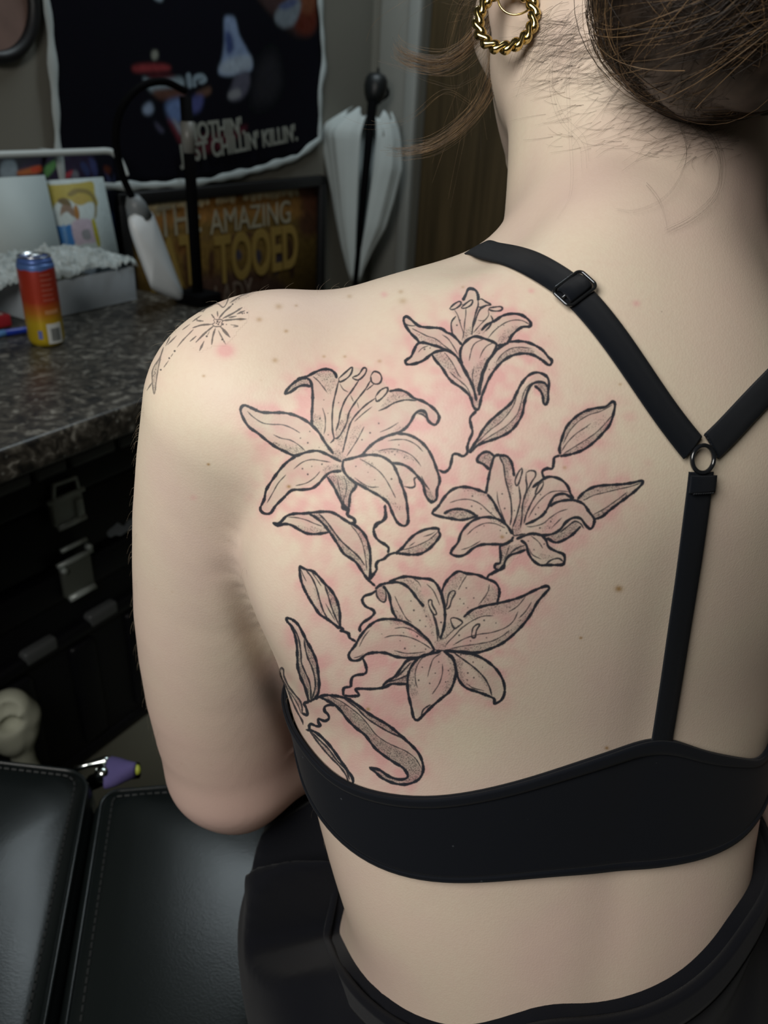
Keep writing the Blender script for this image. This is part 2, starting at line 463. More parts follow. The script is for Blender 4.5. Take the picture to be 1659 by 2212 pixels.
# ================================================================ TATTOO STENCIL (drawn flat, then laid on the skin)
# each sheet: x0, y0, scale of the drawing; strokes: weight letter + x,y pairs   (T bold outline, m medium, t fine)
SHEETS = {
'A': (840, 600, 4.1475, '''
T 655,600 575,515 520,490 480,460 430,448 350,445 280,435 240,410 190,365 158,347 135,362 137,400 160,445 200,500 250,548 275,585
t 140,400 175,425 230,430 250,425
t 210,455 280,490 340,520 420,548 500,610 560,655 600,690
t 480,510 530,545 570,600 600,650 620,690
T 560,660 500,640 440,615 400,605 350,590 300,580 255,595 225,650 200,705 165,730 148,750 165,775 230,770 300,745 350,710 380,685 430,660 500,650 550,662 590,690 625,730 680,820 720,900 745,960
t 265,665 300,630 350,610
T 385,685 420,740 480,810 530,890 580,940 650,985 710,1040 740,1090 752,1140 775,1175 800,1180
t 545,840 590,885 640,925 690,970 715,1010 740,1080
t 500,670 540,720 580,780 620,860 650,900
T 655,770 640,700 645,640 680,580 730,540 780,525 840,540 900,560 945,580 965,605 935,680 890,740 850,820 820,920 800,1020
T 640,740 660,800 700,870 740,940 765,1010 785,1100
t 850,550 790,575 755,610 735,670 720,740
t 940,580 880,610 840,660 815,720
t 765,800 750,870 755,940 765,985
T 830,470 880,420 950,385 1020,340 1100,322 1180,330 1240,365 1272,405 1262,435 1200,440 1150,470 1100,520 1080,560 1050,590 980,610
t 1265,420 1200,385 1130,378 1060,395 1000,430 940,480 890,540
T 1075,575 1150,568 1230,575 1310,605 1380,650 1430,710 1460,740 1455,770 1430,780 1370,735 1290,690 1200,678 1110,695 1030,740 960,810 900,900 860,990 830,1070 810,1160 790,1190
T 1075,580 1000,620 940,680 890,750 850,850 825,950 810,1050
t 960,760 1010,690 1080,640 1160,622 1280,632
T 665,200 690,150 710,105 740,97 780,115 800,160 800,200
m 800,200 800,250 775,330 755,420 745,510
m 600,345 565,390 560,440 575,510 620,560 650,600
m 545,275 580,240 625,213 647,220 640,245 600,275 565,285 545,275
t 590,290 615,330 635,390 650,440 670,500 655,560
m 650,265 690,230 735,200 752,210 735,245 690,270 655,272 650,265
t 690,270 690,330 680,400 675,490
m 800,200 830,190 870,215 915,240 870,248 820,265 800,250
m 900,270 950,262 1000,258 1018,275 995,295 940,297 900,285 900,270
t 890,290 895,330 870,370 820,420 760,490
m 870,255 820,280 790,340 770,400 755,450
t 800,380 840,385 870,370
m 915,340 930,380 900,440 860,480
'''),
'B': (500, 780, 3.456, '''
T 760,690 700,610 650,530 590,470 530,430 460,400 380,385 300,385 220,380 150,350 95,330 68,360 85,420 130,490 200,540 260,590 330,640 400,675 470,705 530,690
t 120,375 160,415 230,460 300,472 380,475 450,500 510,535
t 315,550 370,575 440,590 500,625 550,670
T 480,710 560,680 640,670 700,690 760,720 820,750
T 480,710 420,750 370,800 310,880 260,960 245,1030 215,1100 240,1135 290,1135 330,1080 390,1020 450,965 530,960 600,950 650,915 690,870 740,830 820,820
t 465,805 530,755 600,735 680,745 740,755
t 405,850 350,910 310,980 265,1060
t 480,930 560,910 620,870 660,825
T 600,480 600,400 605,320 605,220 590,150 560,125
T 560,125 500,140 440,185 400,240 440,230 500,190 550,180 590,190
T 490,135 560,115 620,85 680,62 740,65 775,95 785,125
m 800,150 780,230 760,320 752,420 755,520 765,580 740,610
t 610,115 650,150 690,200 715,235
t 680,350 700,420 700,500 690,545
m 800,130 850,85 900,45 895,90 860,130 810,155 800,130
t 810,170 835,210 870,230
m 905,120 950,100 985,52 1008,60 995,100 950,140 910,130 905,120
m 950,145 900,220 850,290 815,380 800,460 780,520
m 1040,110 1065,78 1105,90 1122,130 1105,165 1070,170 1045,150 1040,110
m 1035,150 1000,210 930,300 880,380 860,460 820,540 790,575 765,575
m 1060,175 1010,215
m 1075,265 1110,220 1150,198 1168,205 1160,235 1120,280 1085,300 1075,265
m 1070,280 1000,330 930,400 890,460 870,520 850,600 830,680
t 890,255 910,300
t 940,310 950,350
T 1180,225 1250,215 1310,235 1360,275 1430,300 1500,345 1540,390 1550,430 1520,475 1470,445 1450,385 1410,370 1370,395 1340,450 1300,500 1240,535 1160,560 1080,600 1020,650 970,710
m 1380,295 1300,290 1220,310 1150,350 1100,370
m 1390,390 1430,400 1470,440 1500,470
t 1050,340 980,395 920,450
t 990,490 950,570 900,650 860,710
t 1245,460 1180,500 1110,530
T 1240,540 1320,550 1400,590 1460,650 1500,720 1530,800 1555,890 1535,960 1530,1030 1490,1050 1450,1000 1430,920 1390,860 1330,800 1270,770 1200,760
t 1170,595 1240,585 1310,590 1380,625 1430,675
t 1100,670 1180,655 1260,665 1340,700 1390,750 1415,785
m 1420,860 1440,910 1480,960
T 835,740 900,725 980,705 1060,700 1130,715 1200,765 1240,840 1270,920 1300,1010 1315,1110 1318,1200 1290,1230 1240,1205 1200,1130 1170,1060 1110,1010 1040,970 970,930 900,890 850,840 830,790 835,740
t 960,730 1030,770 1100,820 1150,880 1190,950 1225,1020
t 920,870 980,915 1040,940 1100,940
m 1290,935 1340,945 1370,930 1365,880 1390,865
T 715,865 760,930 800,1010 825,1060 870,1100 880,1060 890,990 930,930 900,890
t 790,870 800,930 815,1000 830,1050
t 840,860 860,930 850,1000 825,1060
T 880,1100 865,1145 905,1170 920,1200 900,1215 870,1205
T 1145,1080 1150,1150 1130,1190 1090,1220 1070,1244
'''),
'C': (900, 780, 3.190, '''
T 365,620 420,540 460,470 510,410 580,350 650,290 685,230 720,160 770,100 830,78 890,100 912,140 908,200 905,270 890,300 875,285 870,240 850,200 815,170
T 905,180 880,150 830,145 790,165 765,210 745,280 730,360 700,420 650,480 580,520 500,550 430,575 365,630
t 420,560 500,480 580,420 640,350 670,300 690,240
t 430,565 520,510 620,445 690,370 720,290 735,230 760,180 800,145
T 410,345 370,390 375,440 385,490 365,540 350,590 350,630 320,655 280,640 250,645 240,690 225,740 190,765 155,750
T 990,640 985,600 1000,540 1030,460 1080,400 1150,350 1230,325 1300,315 1350,280 1368,300 1355,370 1330,440 1280,500 1220,560 1150,610 1070,640 990,655
t 1000,620 1040,560 1100,500 1160,460 1200,430
t 1350,300 1270,345 1190,370 1110,420 1050,490 1010,570
t 1350,370 1300,430 1240,490 1170,540 1090,590 1010,640
T 985,650 950,665 945,700 935,740 900,740 870,755 868,780 885,815
T 485,910 430,890 370,872 300,868 240,890 190,940 150,1000 115,1035 115,1055 180,1075 240,1085 300,1095 360,1085 420,1065
T 190,1050 240,1025 300,1020 360,1035 420,1070
t 230,975 300,955 370,955 440,985 500,1040 560,1090 600,1115
T 490,920 530,970 560,1030 590,1080 615,1130
T 660,1190 620,1130 560,1090 490,1075 420,1085 360,1120 310,1180 285,1250 245,1300 240,1330 290,1345 340,1330 390,1290 450,1265 530,1262 610,1260 650,1235 668,1210
t 350,1195 400,1150 470,1118 540,1120 610,1150
t 310,1300 370,1280 440,1240
T 480,905 490,840 510,740 535,660 570,645
T 535,655 500,628 460,630 425,660 420,690 460,710 500,745
T 570,650 620,655 650,690 665,740 672,790
m 570,655 600,720 610,800 630,880 650,960 655,1060 645,1130
t 555,900 560,960 580,1030 610,1100
m 705,860 715,950 700,1030 675,1110 660,1150
m 725,735 700,770 680,820 685,855 700,850 715,810 728,760 725,735
m 755,770 780,755 815,760 820,790 795,830 775,870 745,930 730,1000 725,1080 715,1150
m 755,775 755,820 760,870 740,960
m 875,830 845,850 825,890 820,920 845,900 870,860 875,830
m 830,910 790,980 755,1060 740,1120
T 800,870 850,830 900,800 950,800 1000,820 1040,860 1060,910 1075,945 1020,915 960,925 930,960 905,1010 870,1060 810,1100 750,1125
t 1050,900 980,895 920,905 860,950 810,1010 770,1080
T 920,1000 960,975 1020,960 1090,960 1150,985 1190,1040 1225,1090 1215,1140 1195,1155 1165,1130 1130,1085 1080,1080 1030,1110 990,1160 940,1190 870,1200 800,1190
t 1040,1020 980,1040 920,1080 870,1120 800,1140 760,1140
t 1000,1080 960,1120 930,1150
m 990,1180 1040,1140 1090,1105 1130,1120 1150,1150
T 900,1220 960,1250 1030,1225 1080,1190 1130,1140
T 1110,950 1160,900 1230,865 1310,855 1400,850 1480,840 1550,825 1555,845 1500,900 1420,960 1340,1020 1280,1070 1225,1090
t 1150,960 1220,925 1300,905 1380,885 1470,865 1545,840
t 1215,1060 1290,1020 1370,965 1450,905
T 690,1225 740,1205 790,1190 850,1195 890,1230 910,1280 960,1310 1010,1330 1022,1360 1010,1400 960,1405 900,1405 850,1405 800,1370 770,1320 755,1265 720,1235
m 890,1400 930,1370 980,1360 1015,1385
t 790,1205 840,1245 870,1290
t 775,1290 800,1335 860,1365
T 665,1235 600,1265 575,1280 580,1340 575,1390 545,1400 540,1425 570,1440 600,1420 610,1380 640,1340 700,1320 750,1300
t 640,1270 620,1330 600,1370
m 745,1270 690,1290 640,1330
T 570,1440 540,1450 515,1475
m 660,1150 670,1200 720,1195 750,1190
'''),
'D': (570, 1080, 4.046, '''
T 80,200 120,205 150,190 200,140 270,120 350,118 420,110 500,103 580,105 640,130 700,170 750,200 800,225 850,265 890,320 915,390 930,470 930,560 930,650 925,700
T 80,200 120,225 180,210 240,220 310,260 370,290 440,298 520,290 570,280
T 400,125 450,150 510,200 560,260 610,330 660,410 700,470 760,510 810,550 850,610 890,670 925,710 970,750
m 480,120 540,180 600,260 660,340 720,400 790,460 840,510 880,570
t 210,150 290,155 370,175 440,205 510,230
t 760,220 810,280 850,350 875,430 890,520 900,620
T 925,700 950,660 985,610 980,570 1000,535 1050,515 1090,480 1150,460
T 1060,45 1062,100 1065,160 1030,190 980,210 960,260 975,320 1010,360 1060,390 1090,420 1085,460
T 1150,465 1210,420 1250,370 1310,310 1380,270 1450,250 1520,250 1530,280 1540,310 1500,370 1440,430 1370,470 1290,478 1210,470 1150,465
t 1200,440 1280,420 1360,390 1440,350 1500,300 1525,270
t 1270,405 1320,370
t 1395,320 1460,300 1500,275
T 310,580 320,680 345,760 390,850 440,930 490,1000 560,1045 620,1090 660,1115 665,1050 660,960 630,860 580,780 530,730 470,660 420,620 370,608 310,580
m 370,615 420,680 460,770 490,880 520,970 560,1040
m 530,740 560,830 590,930 620,1010 655,1090
t 420,635 460,690 500,750
t 540,905 580,980 620,1050
t 320,600 345,660 370,710
T 660,1110 690,1130 670,1145 700,1150 740,1170 750,1205 800,1235
T 985,790 940,820 880,840 860,880 890,930 950,960 965,990 930,1030 870,1070 840,1110 840,1150
T 695,10 690,70 735,95 735,135 790,165 798,195 760,205
'''),
'E': (730, 1220, 3.456, '''
T 720,635 680,570 620,510 560,460 480,420 390,405 300,415 230,460 170,530 130,600 85,660 85,695 110,715 160,710 210,670 280,655 360,660 430,685 510,695 600,690 670,670 720,640
t 345,545 400,530 480,530 560,550 640,590 700,630
t 425,475 490,468 560,490 620,530 680,580
t 235,490 195,540 160,610
t 420,640 500,660 570,660 650,650
t 120,695 160,685 190,665
T 440,400 410,350 395,290 380,220 340,160
m 290,185 290,230 320,270 350,275 360,230 350,190
T 280,180 320,150 380,135 440,130 500,150 550,195 590,250 640,310
T 380,130 450,100 520,88 600,100 690,110 740,150 770,220 790,290 800,370 795,450 780,510 765,550
t 425,235 460,310 510,400 550,430
t 565,105 600,130 620,165
t 665,145 710,190 740,250 760,300
m 675,290 680,265 700,265 705,300 730,345 735,370 715,370 690,330 675,290
m 715,375 735,430 750,500 755,550
m 700,340 725,420 740,500 745,570
T 775,200 800,140 840,90 900,50 960,65 1040,75 1110,105 1170,130 1200,170 1205,220 1190,280
t 965,75 930,130 900,185
t 1130,150 1120,200 1090,250 1050,300
T 775,200 790,280 800,320
m 805,325 815,290 825,230 845,200 870,195 875,215 850,260 835,310 815,330 805,325
T 940,390 1000,340 1080,310 1180,290 1290,265 1380,235 1460,195 1550,160 1578,175 1550,210 1490,280 1440,370 1380,450 1300,530 1220,590 1130,630 1040,655 950,650 870,645 800,640
t 1160,380 1080,385 1000,420 930,470 870,530 810,590
t 1345,350 1310,420 1250,470 1150,505 1050,520 950,550 860,600
t 1280,490 1230,530 1150,570 1050,590 920,610 830,630
t 1445,280 1400,350 1350,400
t 1400,240 1340,310 1270,355
m 840,405 860,395 900,405 930,430 900,460 870,475 850,440 840,405
t 880,470 840,510 800,550
t 930,460 880,520 830,570 800,610
m 1000,510 1010,470 1040,445 1058,450 1035,490 1025,540 1000,540 1000,510
m 720,635 770,640 830,645
t 760,560 800,545
T 800,640 870,650 960,660 1040,680 1120,725 1190,790 1235,870 1245,950 1220,1010 1170,1035 1165,1000 1100,970 1030,945 960,920 910,870 885,800 870,720 840,670
m 870,660 940,710 1020,770 1090,840 1130,910 1150,980
t 960,885 1010,920 1090,940
T 770,645 700,665 630,680 570,730 530,800 520,870 525,960 550,1070 565,1140 595,1160 640,1120 700,1060 770,1000 830,950 865,880 880,800 870,730 830,675 790,645
t 660,665 610,720 580,790 580,870 595,920
t 770,660 715,700 690,760 670,835
t 780,740 780,810 755,890 705,965
m 620,1130 640,1080 690,1045
T 590,700 520,715 480,760 430,830 370,870 340,900 350,915 400,890 460,890 520,890
m 545,730 490,790 430,850
m 530,820 460,850 380,875
T 1240,0 1200,40 1130,75 1115,100
'''),
'F': (590, 1300, 4.484, '''
T 125,155 180,170 240,220 290,310 330,390 380,480 420,580 435,680 445,780 440,870 410,930 350,970
T 125,160 140,195 180,240 210,320 230,420 235,540 240,640 270,740 310,830 335,920 345,970
m 190,250 230,310 255,390 270,500 275,590 310,680 350,770 365,860 365,960
m 300,360 310,440 335,540 375,630 400,720 410,810 390,900 370,950
m 65,660 80,640 100,660 105,720 140,800 180,860 220,910 260,960 280,1020 280,1080
m 65,670 80,730 130,830 180,950 230,1060 280,1150 290,1190
t 150,860 200,930 240,1000 270,1080
T 345,970 300,985 320,1030 330,1095 280,1080
T 410,945 450,920 510,905 590,910 670,925 740,950 830,1010 920,1080 1020,1140 1120,1200 1230,1290 1330,1380 1410,1470 1450,1570 1450,1650 1410,1720 1330,1760 1250,1770 1160,1755 1060,1710 990,1650 935,1605
T 450,920 530,960 600,1000 660,1060 720,1140 800,1220 890,1290 950,1370 1000,1430 1090,1500 1180,1560 1260,1610 1305,1680 1280,1715 1210,1720 1120,1690 1030,1630 935,1605
t 540,910 650,960 740,1020 840,1100 920,1190 990,1280 1080,1350 1180,1400 1290,1450 1380,1520 1440,1620
m 690,940 800,1020 900,1120 1000,1190 1120,1260 1230,1310 1330,1380
T 600,1000 540,1000 500,1020 500,1060 530,1090 540,1130 500,1155 440,1135 440,1170 455,1200 420,1205 370,1185 350,1200 350,1240 320,1240
T 350,1240 420,1270 500,1340 570,1420 640,1520 710,1620 760,1690 775,1740 765,1765
m 350,1245 410,1330 480,1420 560,1510 640,1590 700,1670 730,1745
m 370,1260 450,1340 540,1430 620,1540 700,1620 740,1720
T 680,910 680,850 700,830 750,820 755,770 770,730 810,710 880,700 905,670 895,610 870,550
T 690,910 760,915 825,910 830,895 800,850 850,842 950,845 1050,835 1075,820
'''),
'S': (300, 600, 5.184, '''
m 1020,665 960,590 900,540
m 925,560 970,620 1020,665
m 815,745 830,650 855,570
m 640,720 740,620 830,545
m 575,710 640,655
m 605,560 700,530 820,520
m 1200,462 1080,465 940,480
m 1155,335 1050,400 940,455
m 1040,310 960,380 900,450
m 815,410 850,460
m 880,380 885,430
m 1185,370 1100,405
m 1010,445 1090,430
m 680,815 730,710
t 890,590 920,650 970,740
m 650,480 720,485
t 1030,525 1110,540 1060,550
t 835,475 850,500 825,520 850,545 885,545 920,540 930,500 940,480 910,465 880,470 850,465 835,475
t 280,1000 330,930
t 360,880 380,850
t 430,775 500,690 610,580
t 320,750 420,650
t 490,580 570,520
t 600,490 700,420
t 770,640 790,600
t 640,380 720,370 780,310 860,270 960,240 1000,230 975,300 940,330 880,290 800,320 740,350 720,385
t 1020,280 1150,200 1350,130 1380,130
t 275,780 230,900 150,1050 170,1300 205,1080 240,900 275,780
t 90,1260 150,1170
t 300,760 350,660
'''),
}
DOTS = {
'A': '610,425 640,380 1030,425 980,440 320,640 370,630 740,640 830,800 900,820 660,240',
'B': '690,290 720,390 660,430 585,525 515,575 570,610 655,645 530,803 600,785 570,845 675,770 930,785 1020,830 1070,885 1195,880 975,587 1035,535 1100,465 1250,625 1220,697 1290,720 800,310 722,550',
'C': '385,930 380,1000 445,1018 515,1045 590,915 608,1015 675,1030 465,1135 577,1167 620,1185 415,1180 820,1055 850,1150 915,1150 925,1105 770,1240 810,1300 855,920 840,1010 880,1260',
'E': '545,270 567,340 612,415 660,385 655,460 770,430 958,172 1015,248 912,255 940,290 970,320 893,340 328,517 490,508 592,533 465,567 575,607 655,630 500,625 905,527 990,568 1110,545 1180,435 1092,415 753,725 630,765 727,810 685,885 603,862 805,875 825,790 970,808 1015,843 1080,765 1010,728 918,672 967,860',
'S': '880,490 900,500 870,510 890,520 910,490 940,520 980,522 1160,400 1180,395 1215,390 935,690 955,715 400,820 340,900 245,1030 650,465 760,655 1050,295',
}
# dot-shaded patches: sheet, strength, outline
SHADE = '''
C .55 365,625 430,540 500,430 580,350 650,290 690,235 640,350 580,420 500,480 420,560
C .50 430,570 520,510 620,445 690,370 720,290 735,230 770,175 745,280 730,360 700,420 650,480 580,520 500,550
C .60 815,165 850,200 870,240 875,285 890,300 905,270 908,200 880,155 840,150
C .55 990,640 985,600 1000,540 1030,460 1080,400 1150,350 1230,325 1300,315 1270,345 1190,370 1110,420 1050,490 1010,570
C .50 1350,370 1330,440 1280,500 1220,560 1150,610 1070,640 1000,650 1090,590 1170,540 1240,490 1300,430
C .22 1100,500 1200,430 1300,370 1280,420 1180,500 1080,570
C .50 1110,950 1160,900 1230,865 1310,855 1400,850 1480,845 1400,880 1300,905 1220,925 1150,960
C .50 1225,1090 1280,1070 1340,1020 1420,960 1500,900 1450,905 1370,965 1290,1020 1215,1060
C .55 190,1050 240,1025 300,1020 360,1035 420,1070 360,1085 300,1095 240,1085
C .55 535,655 500,628 460,630 425,660 420,690 460,710 500,745
C .60 570,650 620,655 650,690 665,740 640,760 660,860 650,960 630,880 610,800 600,720
C .55 900,1220 960,1250 1030,1225 1080,1190 1130,1140 1090,1105 1040,1140 990,1180 940,1195
C .35 930,960 1020,915 1075,945 1020,960 960,975 920,1000 870,1060 905,1010
C .50 575,1280 640,1270 740,1265 750,1300 690,1320 640,1340 600,1420 560,1435 545,1405 575,1390 580,1340
C .45 660,1150 720,1000 760,880 800,870 770,960 740,1100 720,1180 680,1200
C .40 300,870 420,890 500,930 560,1030 600,1100 540,1050 480,950 400,915 320,890
C .35 500,1090 560,1095 610,1130 650,1180 600,1150 540,1120
C .30 870,1120 930,1080 1000,1030 960,1060 930,1150 870,1180
C .35 830,1310 900,1330 960,1360 900,1380 850,1360
D .58 400,125 480,120 540,180 600,260 660,340 720,400 790,460 840,510 900,650 850,610 810,550 760,510 700,470 660,410 610,330 560,260 510,200 450,150
D .45 760,220 850,265 890,320 915,390 930,470 930,650 900,620 890,520 875,430 850,350 810,280
D .38 180,210 240,215 400,230 520,240 570,280 440,298 370,290 310,260
D .50 1210,450 1280,425 1360,395 1440,355 1500,305 1535,300 1500,370 1440,430 1370,470 1290,478 1180,468
D .30 310,590 345,700 390,800 450,900 500,1000 440,930 390,850 345,760 320,680
D .40 430,800 460,770 490,880 520,970 540,1020 490,960
D .55 530,740 580,780 630,860 660,960 655,1080 620,1010 590,930 560,830
D .50 700,0 760,0 765,50 730,100 690,60
F .62 190,250 230,310 255,390 270,500 275,590 310,680 350,770 365,860 355,965 335,920 310,830 270,740 240,640 235,540 230,420 210,320
F .58 300,360 330,390 380,480 420,580 435,680 445,780 440,870 390,930 410,810 400,720 375,630 335,540 310,440
F .60 450,920 540,915 650,965 740,1025 840,1105 920,1195 990,1285 1080,1350 1180,1400 1290,1450 1380,1520 1440,1620 1450,1660 1400,1720 1310,1755 1200,1750 1280,1718 1305,1680 1260,1610 1180,1560 1090,1500 1000,1430 950,1370 890,1290 800,1220 720,1140 660,1060 600,1000 530,960
F .66 690,935 740,950 830,1010 920,1080 1020,1140 1120,1200 1230,1290 1330,1380 1230,1310 1120,1260 1000,1190 900,1120 800,1020
F .60 935,1605 990,1650 1060,1710 1160,1755 1210,1745 1280,1715 1210,1720 1120,1690 1030,1630
F .60 370,1260 450,1340 540,1430 620,1540 700,1620 740,1720 730,1745 700,1670 640,1590 560,1510 480,1420 410,1330
F .50 420,1275 500,1340 570,1420 640,1520 600,1480 520,1390 450,1310
F .60 65,665 85,640 105,720 140,800 220,910 270,1000 280,1080 240,1000 180,910 110,780
E .55 290,185 290,230 320,270 350,275 360,230 345,170 310,165
E .60 340,900 380,875 460,850 525,815 520,890 460,890 400,890 350,915
E .35 520,715 590,700 530,800 430,840 480,760
E .42 400,300 440,330 500,400 550,430 540,460 440,400 410,350
E .42 440,130 500,100 560,110 640,230 660,330 700,400 720,500 700,560 680,420 620,330 590,250 540,180
E .40 780,220 840,90 900,50 960,65 930,130 890,200 830,300 800,320
E .40 1130,150 1200,170 1205,220 1190,280 1060,305 1090,250 1120,200
E .40 940,390 1000,345 1180,295 1380,240 1270,355 1160,375 1080,385 1000,420
E .45 830,635 920,610 1050,590 1150,570 1280,490 1350,420 1450,300 1440,370 1380,450 1300,530 1220,590 1130,630 1040,655 950,650
E .45 350,405 480,420 560,460 620,510 700,600 640,560 560,490 480,455 380,440
E .35 420,645 500,660 650,650 700,640 600,690 510,695 430,685
E .42 570,730 640,680 600,740 580,800 580,870 600,960 560,1000 530,960 520,870 530,800
E .42 800,650 870,730 880,800 865,880 830,950 770,990 800,900 830,830 840,760
E .48 885,700 940,720 930,780 960,880 1010,920 1160,990 1030,945 960,920 910,870 885,800
E .42 890,655 960,660 1040,680 1120,725 1060,710 960,690
E .55 870,660 940,710 1020,770 1090,840 1130,910 1150,980 1110,910 1040,820 960,740
E .40 730,560 800,560 820,600 790,640 730,630
E .40 800,420 850,430 880,470 820,540 780,540 800,480
A .45 385,690 440,670 500,680 580,780 640,890 680,960 620,920 560,850 480,790 430,740
A .55 960,760 1010,690 1080,640 1160,622 1280,632 1300,690 1200,678 1110,695 1030,740 930,850
A .45 1080,560 1100,520 1150,470 1200,440 1150,430 1080,450 1000,520 960,590 1040,590
A .45 720,870 760,800 850,720 940,690 890,740 850,820 820,920 800,1010 770,1020
A .40 250,500 350,525 420,550 500,610 560,655 480,630 400,600 300,570
A .45 660,540 700,450 740,440 760,500 720,530 660,590
A .40 770,480 850,450 900,440 860,500 800,510
A .40 700,1020 750,1060 800,1040 800,1170 770,1170 750,1120
B .50 400,240 440,185 500,140 560,125 600,180 590,190 550,180 500,190 440,230
B .38 620,85 700,62 770,95 790,140 740,260 715,235 680,180
B .40 605,400 680,420 690,545 740,600 680,550 610,480
B .45 300,600 400,620 500,640 550,675 470,705 400,675 330,640
B .45 660,540 720,610 780,690 740,690 690,630
B .55 715,865 830,850 930,930 890,990 880,1090 825,1060 800,1010 760,930
B .45 690,790 760,770 820,780 820,820 740,830 690,850
B .50 740,700 790,650 840,690 850,740 790,740
B .40 780,480 880,380 900,420 850,560 830,660 780,600
B .35 900,500 980,470 960,540 900,640 860,680 880,580
B .42 1250,215 1360,275 1300,290 1220,310 1150,350 1110,370 1150,290
B .55 1370,395 1410,370 1450,385 1470,445 1430,400
B .35 1100,590 1200,540 1240,480 1300,490 1240,535 1160,560 1050,620
B .45 1000,680 1100,670 1180,655 1260,665 1390,750 1330,740 1240,690 1130,690
B .45 960,725 1060,770 1150,880 1130,860 1100,810 1020,790
B .50 1430,900 1480,960 1530,1030 1490,1050 1450,1000
B .35 1080,960 1180,1030 1290,1100 1250,1110 1170,1060
B .35 850,800 900,870 970,915 1100,950 1040,965 970,930 900,890
S .45 275,780 230,900 150,1050 170,1300 205,1080 240,900
S .35 1020,280 1150,200 1350,130 1380,130 1250,190 1080,270
'''
# whole-figure outlines used for the light grey wash and the reddened skin round the fresh work
WASH = '''
A 665,200 740,97 800,160 915,240 1018,275 930,340 1100,322 1272,405 1200,440 1080,560 1230,575 1460,740 1430,780 1290,690 1110,695 960,810 860,990 800,1185 740,1090 580,940 385,690 300,745 165,775 225,650 275,585 137,400 158,347 280,435 480,460 575,515 560,400 600,345 545,275 625,213
B 760,690 530,430 300,385 95,330 68,360 130,490 330,640 470,705 370,800 215,1100 290,1135 450,965 650,915 720,860 825,1060 880,1090 930,930 1170,1060 1290,1230 1318,1200 1290,935 1390,865 1490,1050 1555,890 1460,650 1300,520 1410,370 1520,475 1540,390 1360,275 1180,225 1120,130 1065,78 985,52 900,45 790,130 740,65 620,85 490,135 400,240 590,190 605,320 600,480
C 485,910 300,868 115,1035 180,1075 360,1090 285,1250 240,1330 340,1330 450,1265 600,1265 545,1400 570,1440 750,1290 850,1405 1010,1400 1010,1330 900,1230 1080,1190 1225,1090 1420,960 1555,845 1550,825 1230,865 1075,945 1000,820 900,800 820,760 725,735 672,790 650,690 570,645 500,628 420,690 510,740
C 365,625 460,470 685,230 830,78 912,140 890,300 830,145 745,280 650,480
C 990,640 1000,540 1150,350 1350,280 1355,370 1220,560 1070,640
D 80,200 270,120 580,105 800,225 930,470 925,700 760,510 570,280 440,298 240,220
D 1150,465 1380,270 1520,250 1500,370 1290,478
D 310,580 345,760 490,1000 660,1115 660,960 530,730 420,620
E 720,635 560,460 440,400 340,160 520,88 740,150 775,200 900,50 1110,105 1205,220 1180,290 1380,235 1578,175 1440,370 1220,590 1040,655 1190,790 1245,950 1170,1035 960,920 885,800 865,880 640,1120 595,1160 525,960 530,880 350,915 520,715 430,685 210,670 110,715 85,660 230,460 390,405
F 125,155 290,310 435,680 440,870 345,970 240,640 210,320
F 450,920 670,925 1020,1140 1410,1470 1450,1650 1250,1770 935,1605 1210,1720 1305,1680 950,1370 720,1140
F 350,1240 500,1340 760,1690 765,1765 640,1590
'''
SX0, SY0, SX1, SY1, SS = 290, 590, 1460, 1760, 2      # stencil sheet extent and samples per unit
SW, SH = (SX1 - SX0) * SS, (SY1 - SY0) * SS
INK = np.zeros((SH, SW), np.float32)
RED = np.zeros((SH // 4, SW // 4), np.float32)
MOLE = np.zeros((SH, SW), np.float32)


def _pairs(txt):
    return np.array([[float(c) for c in p.split(',')] for p in txt.split()])


def sheet_pts(sheet, pts):
    x0, y0, s = SHEETS[sheet][:3]
    return (np.array([x0, y0]) + pts / s - np.array([SX0, SY0])) * SS


def stamp(arr, x, y, r, v, soft=1.1):
    R = int(r + soft + 2)
    xi, yi = int(x), int(y)
    if xi - R < 0 or yi - R < 0 or xi + R + 1 >= arr.shape[1] or yi + R + 1 >= arr.shape[0]:
        return
    gy, gx = np.mgrid[-R:R + 1, -R:R + 1]
    d = np.hypot(gx + xi - x, gy + yi - y)
    c = v * np.clip((r + soft - d) / (2 * soft), 0, 1)
    b = arr[yi - R:yi + R + 1, xi - R:xi + R + 1]
    np.maximum(b, c, out=b)


def poly_mask(pts, shape):
    x0, y0 = np.maximum(np.floor(pts.min(0)).astype(int), 0)
    x1 = min(int(pts[:, 0].max()) + 2, shape[1]); y1 = min(int(pts[:, 1].max()) + 2, shape[0])
    X = np.arange(x0, x1)[None, :] + 0.5; Y = np.arange(y0, y1)[:, None] + 0.5
    m = np.zeros((y1 - y0, x1 - x0), bool)
    for i in range(len(pts)):
        a, b = pts[i - 1], pts[i]
        if a[1] == b[1]: continue
        cond = (a[1] > Y) != (b[1] > Y)
        m ^= cond & (X < (b[0] - a[0]) * (Y - a[1]) / (b[1] - a[1]) + a[0])
    return x0, y0, m


def boxblur(a, r, it=2):
    for _ in range(it):
        for ax in (0, 1):
            p = np.pad(a, [(r + 1, r) if i == ax else (0, 0) for i in (0, 1)], mode='edge')
            c = np.cumsum(p, axis=ax, dtype=np.float64)
            n = a.shape[ax]
            hi = [slice(None)] * 2; lo = [slice(None)] * 2
            hi[ax] = slice(2 * r + 1, 2 * r + 1 + n); lo[ax] = slice(0, n)
            a = ((c[tuple(hi)] - c[tuple(lo)]) / (2 * r + 1)).astype(np.float32)
    return a


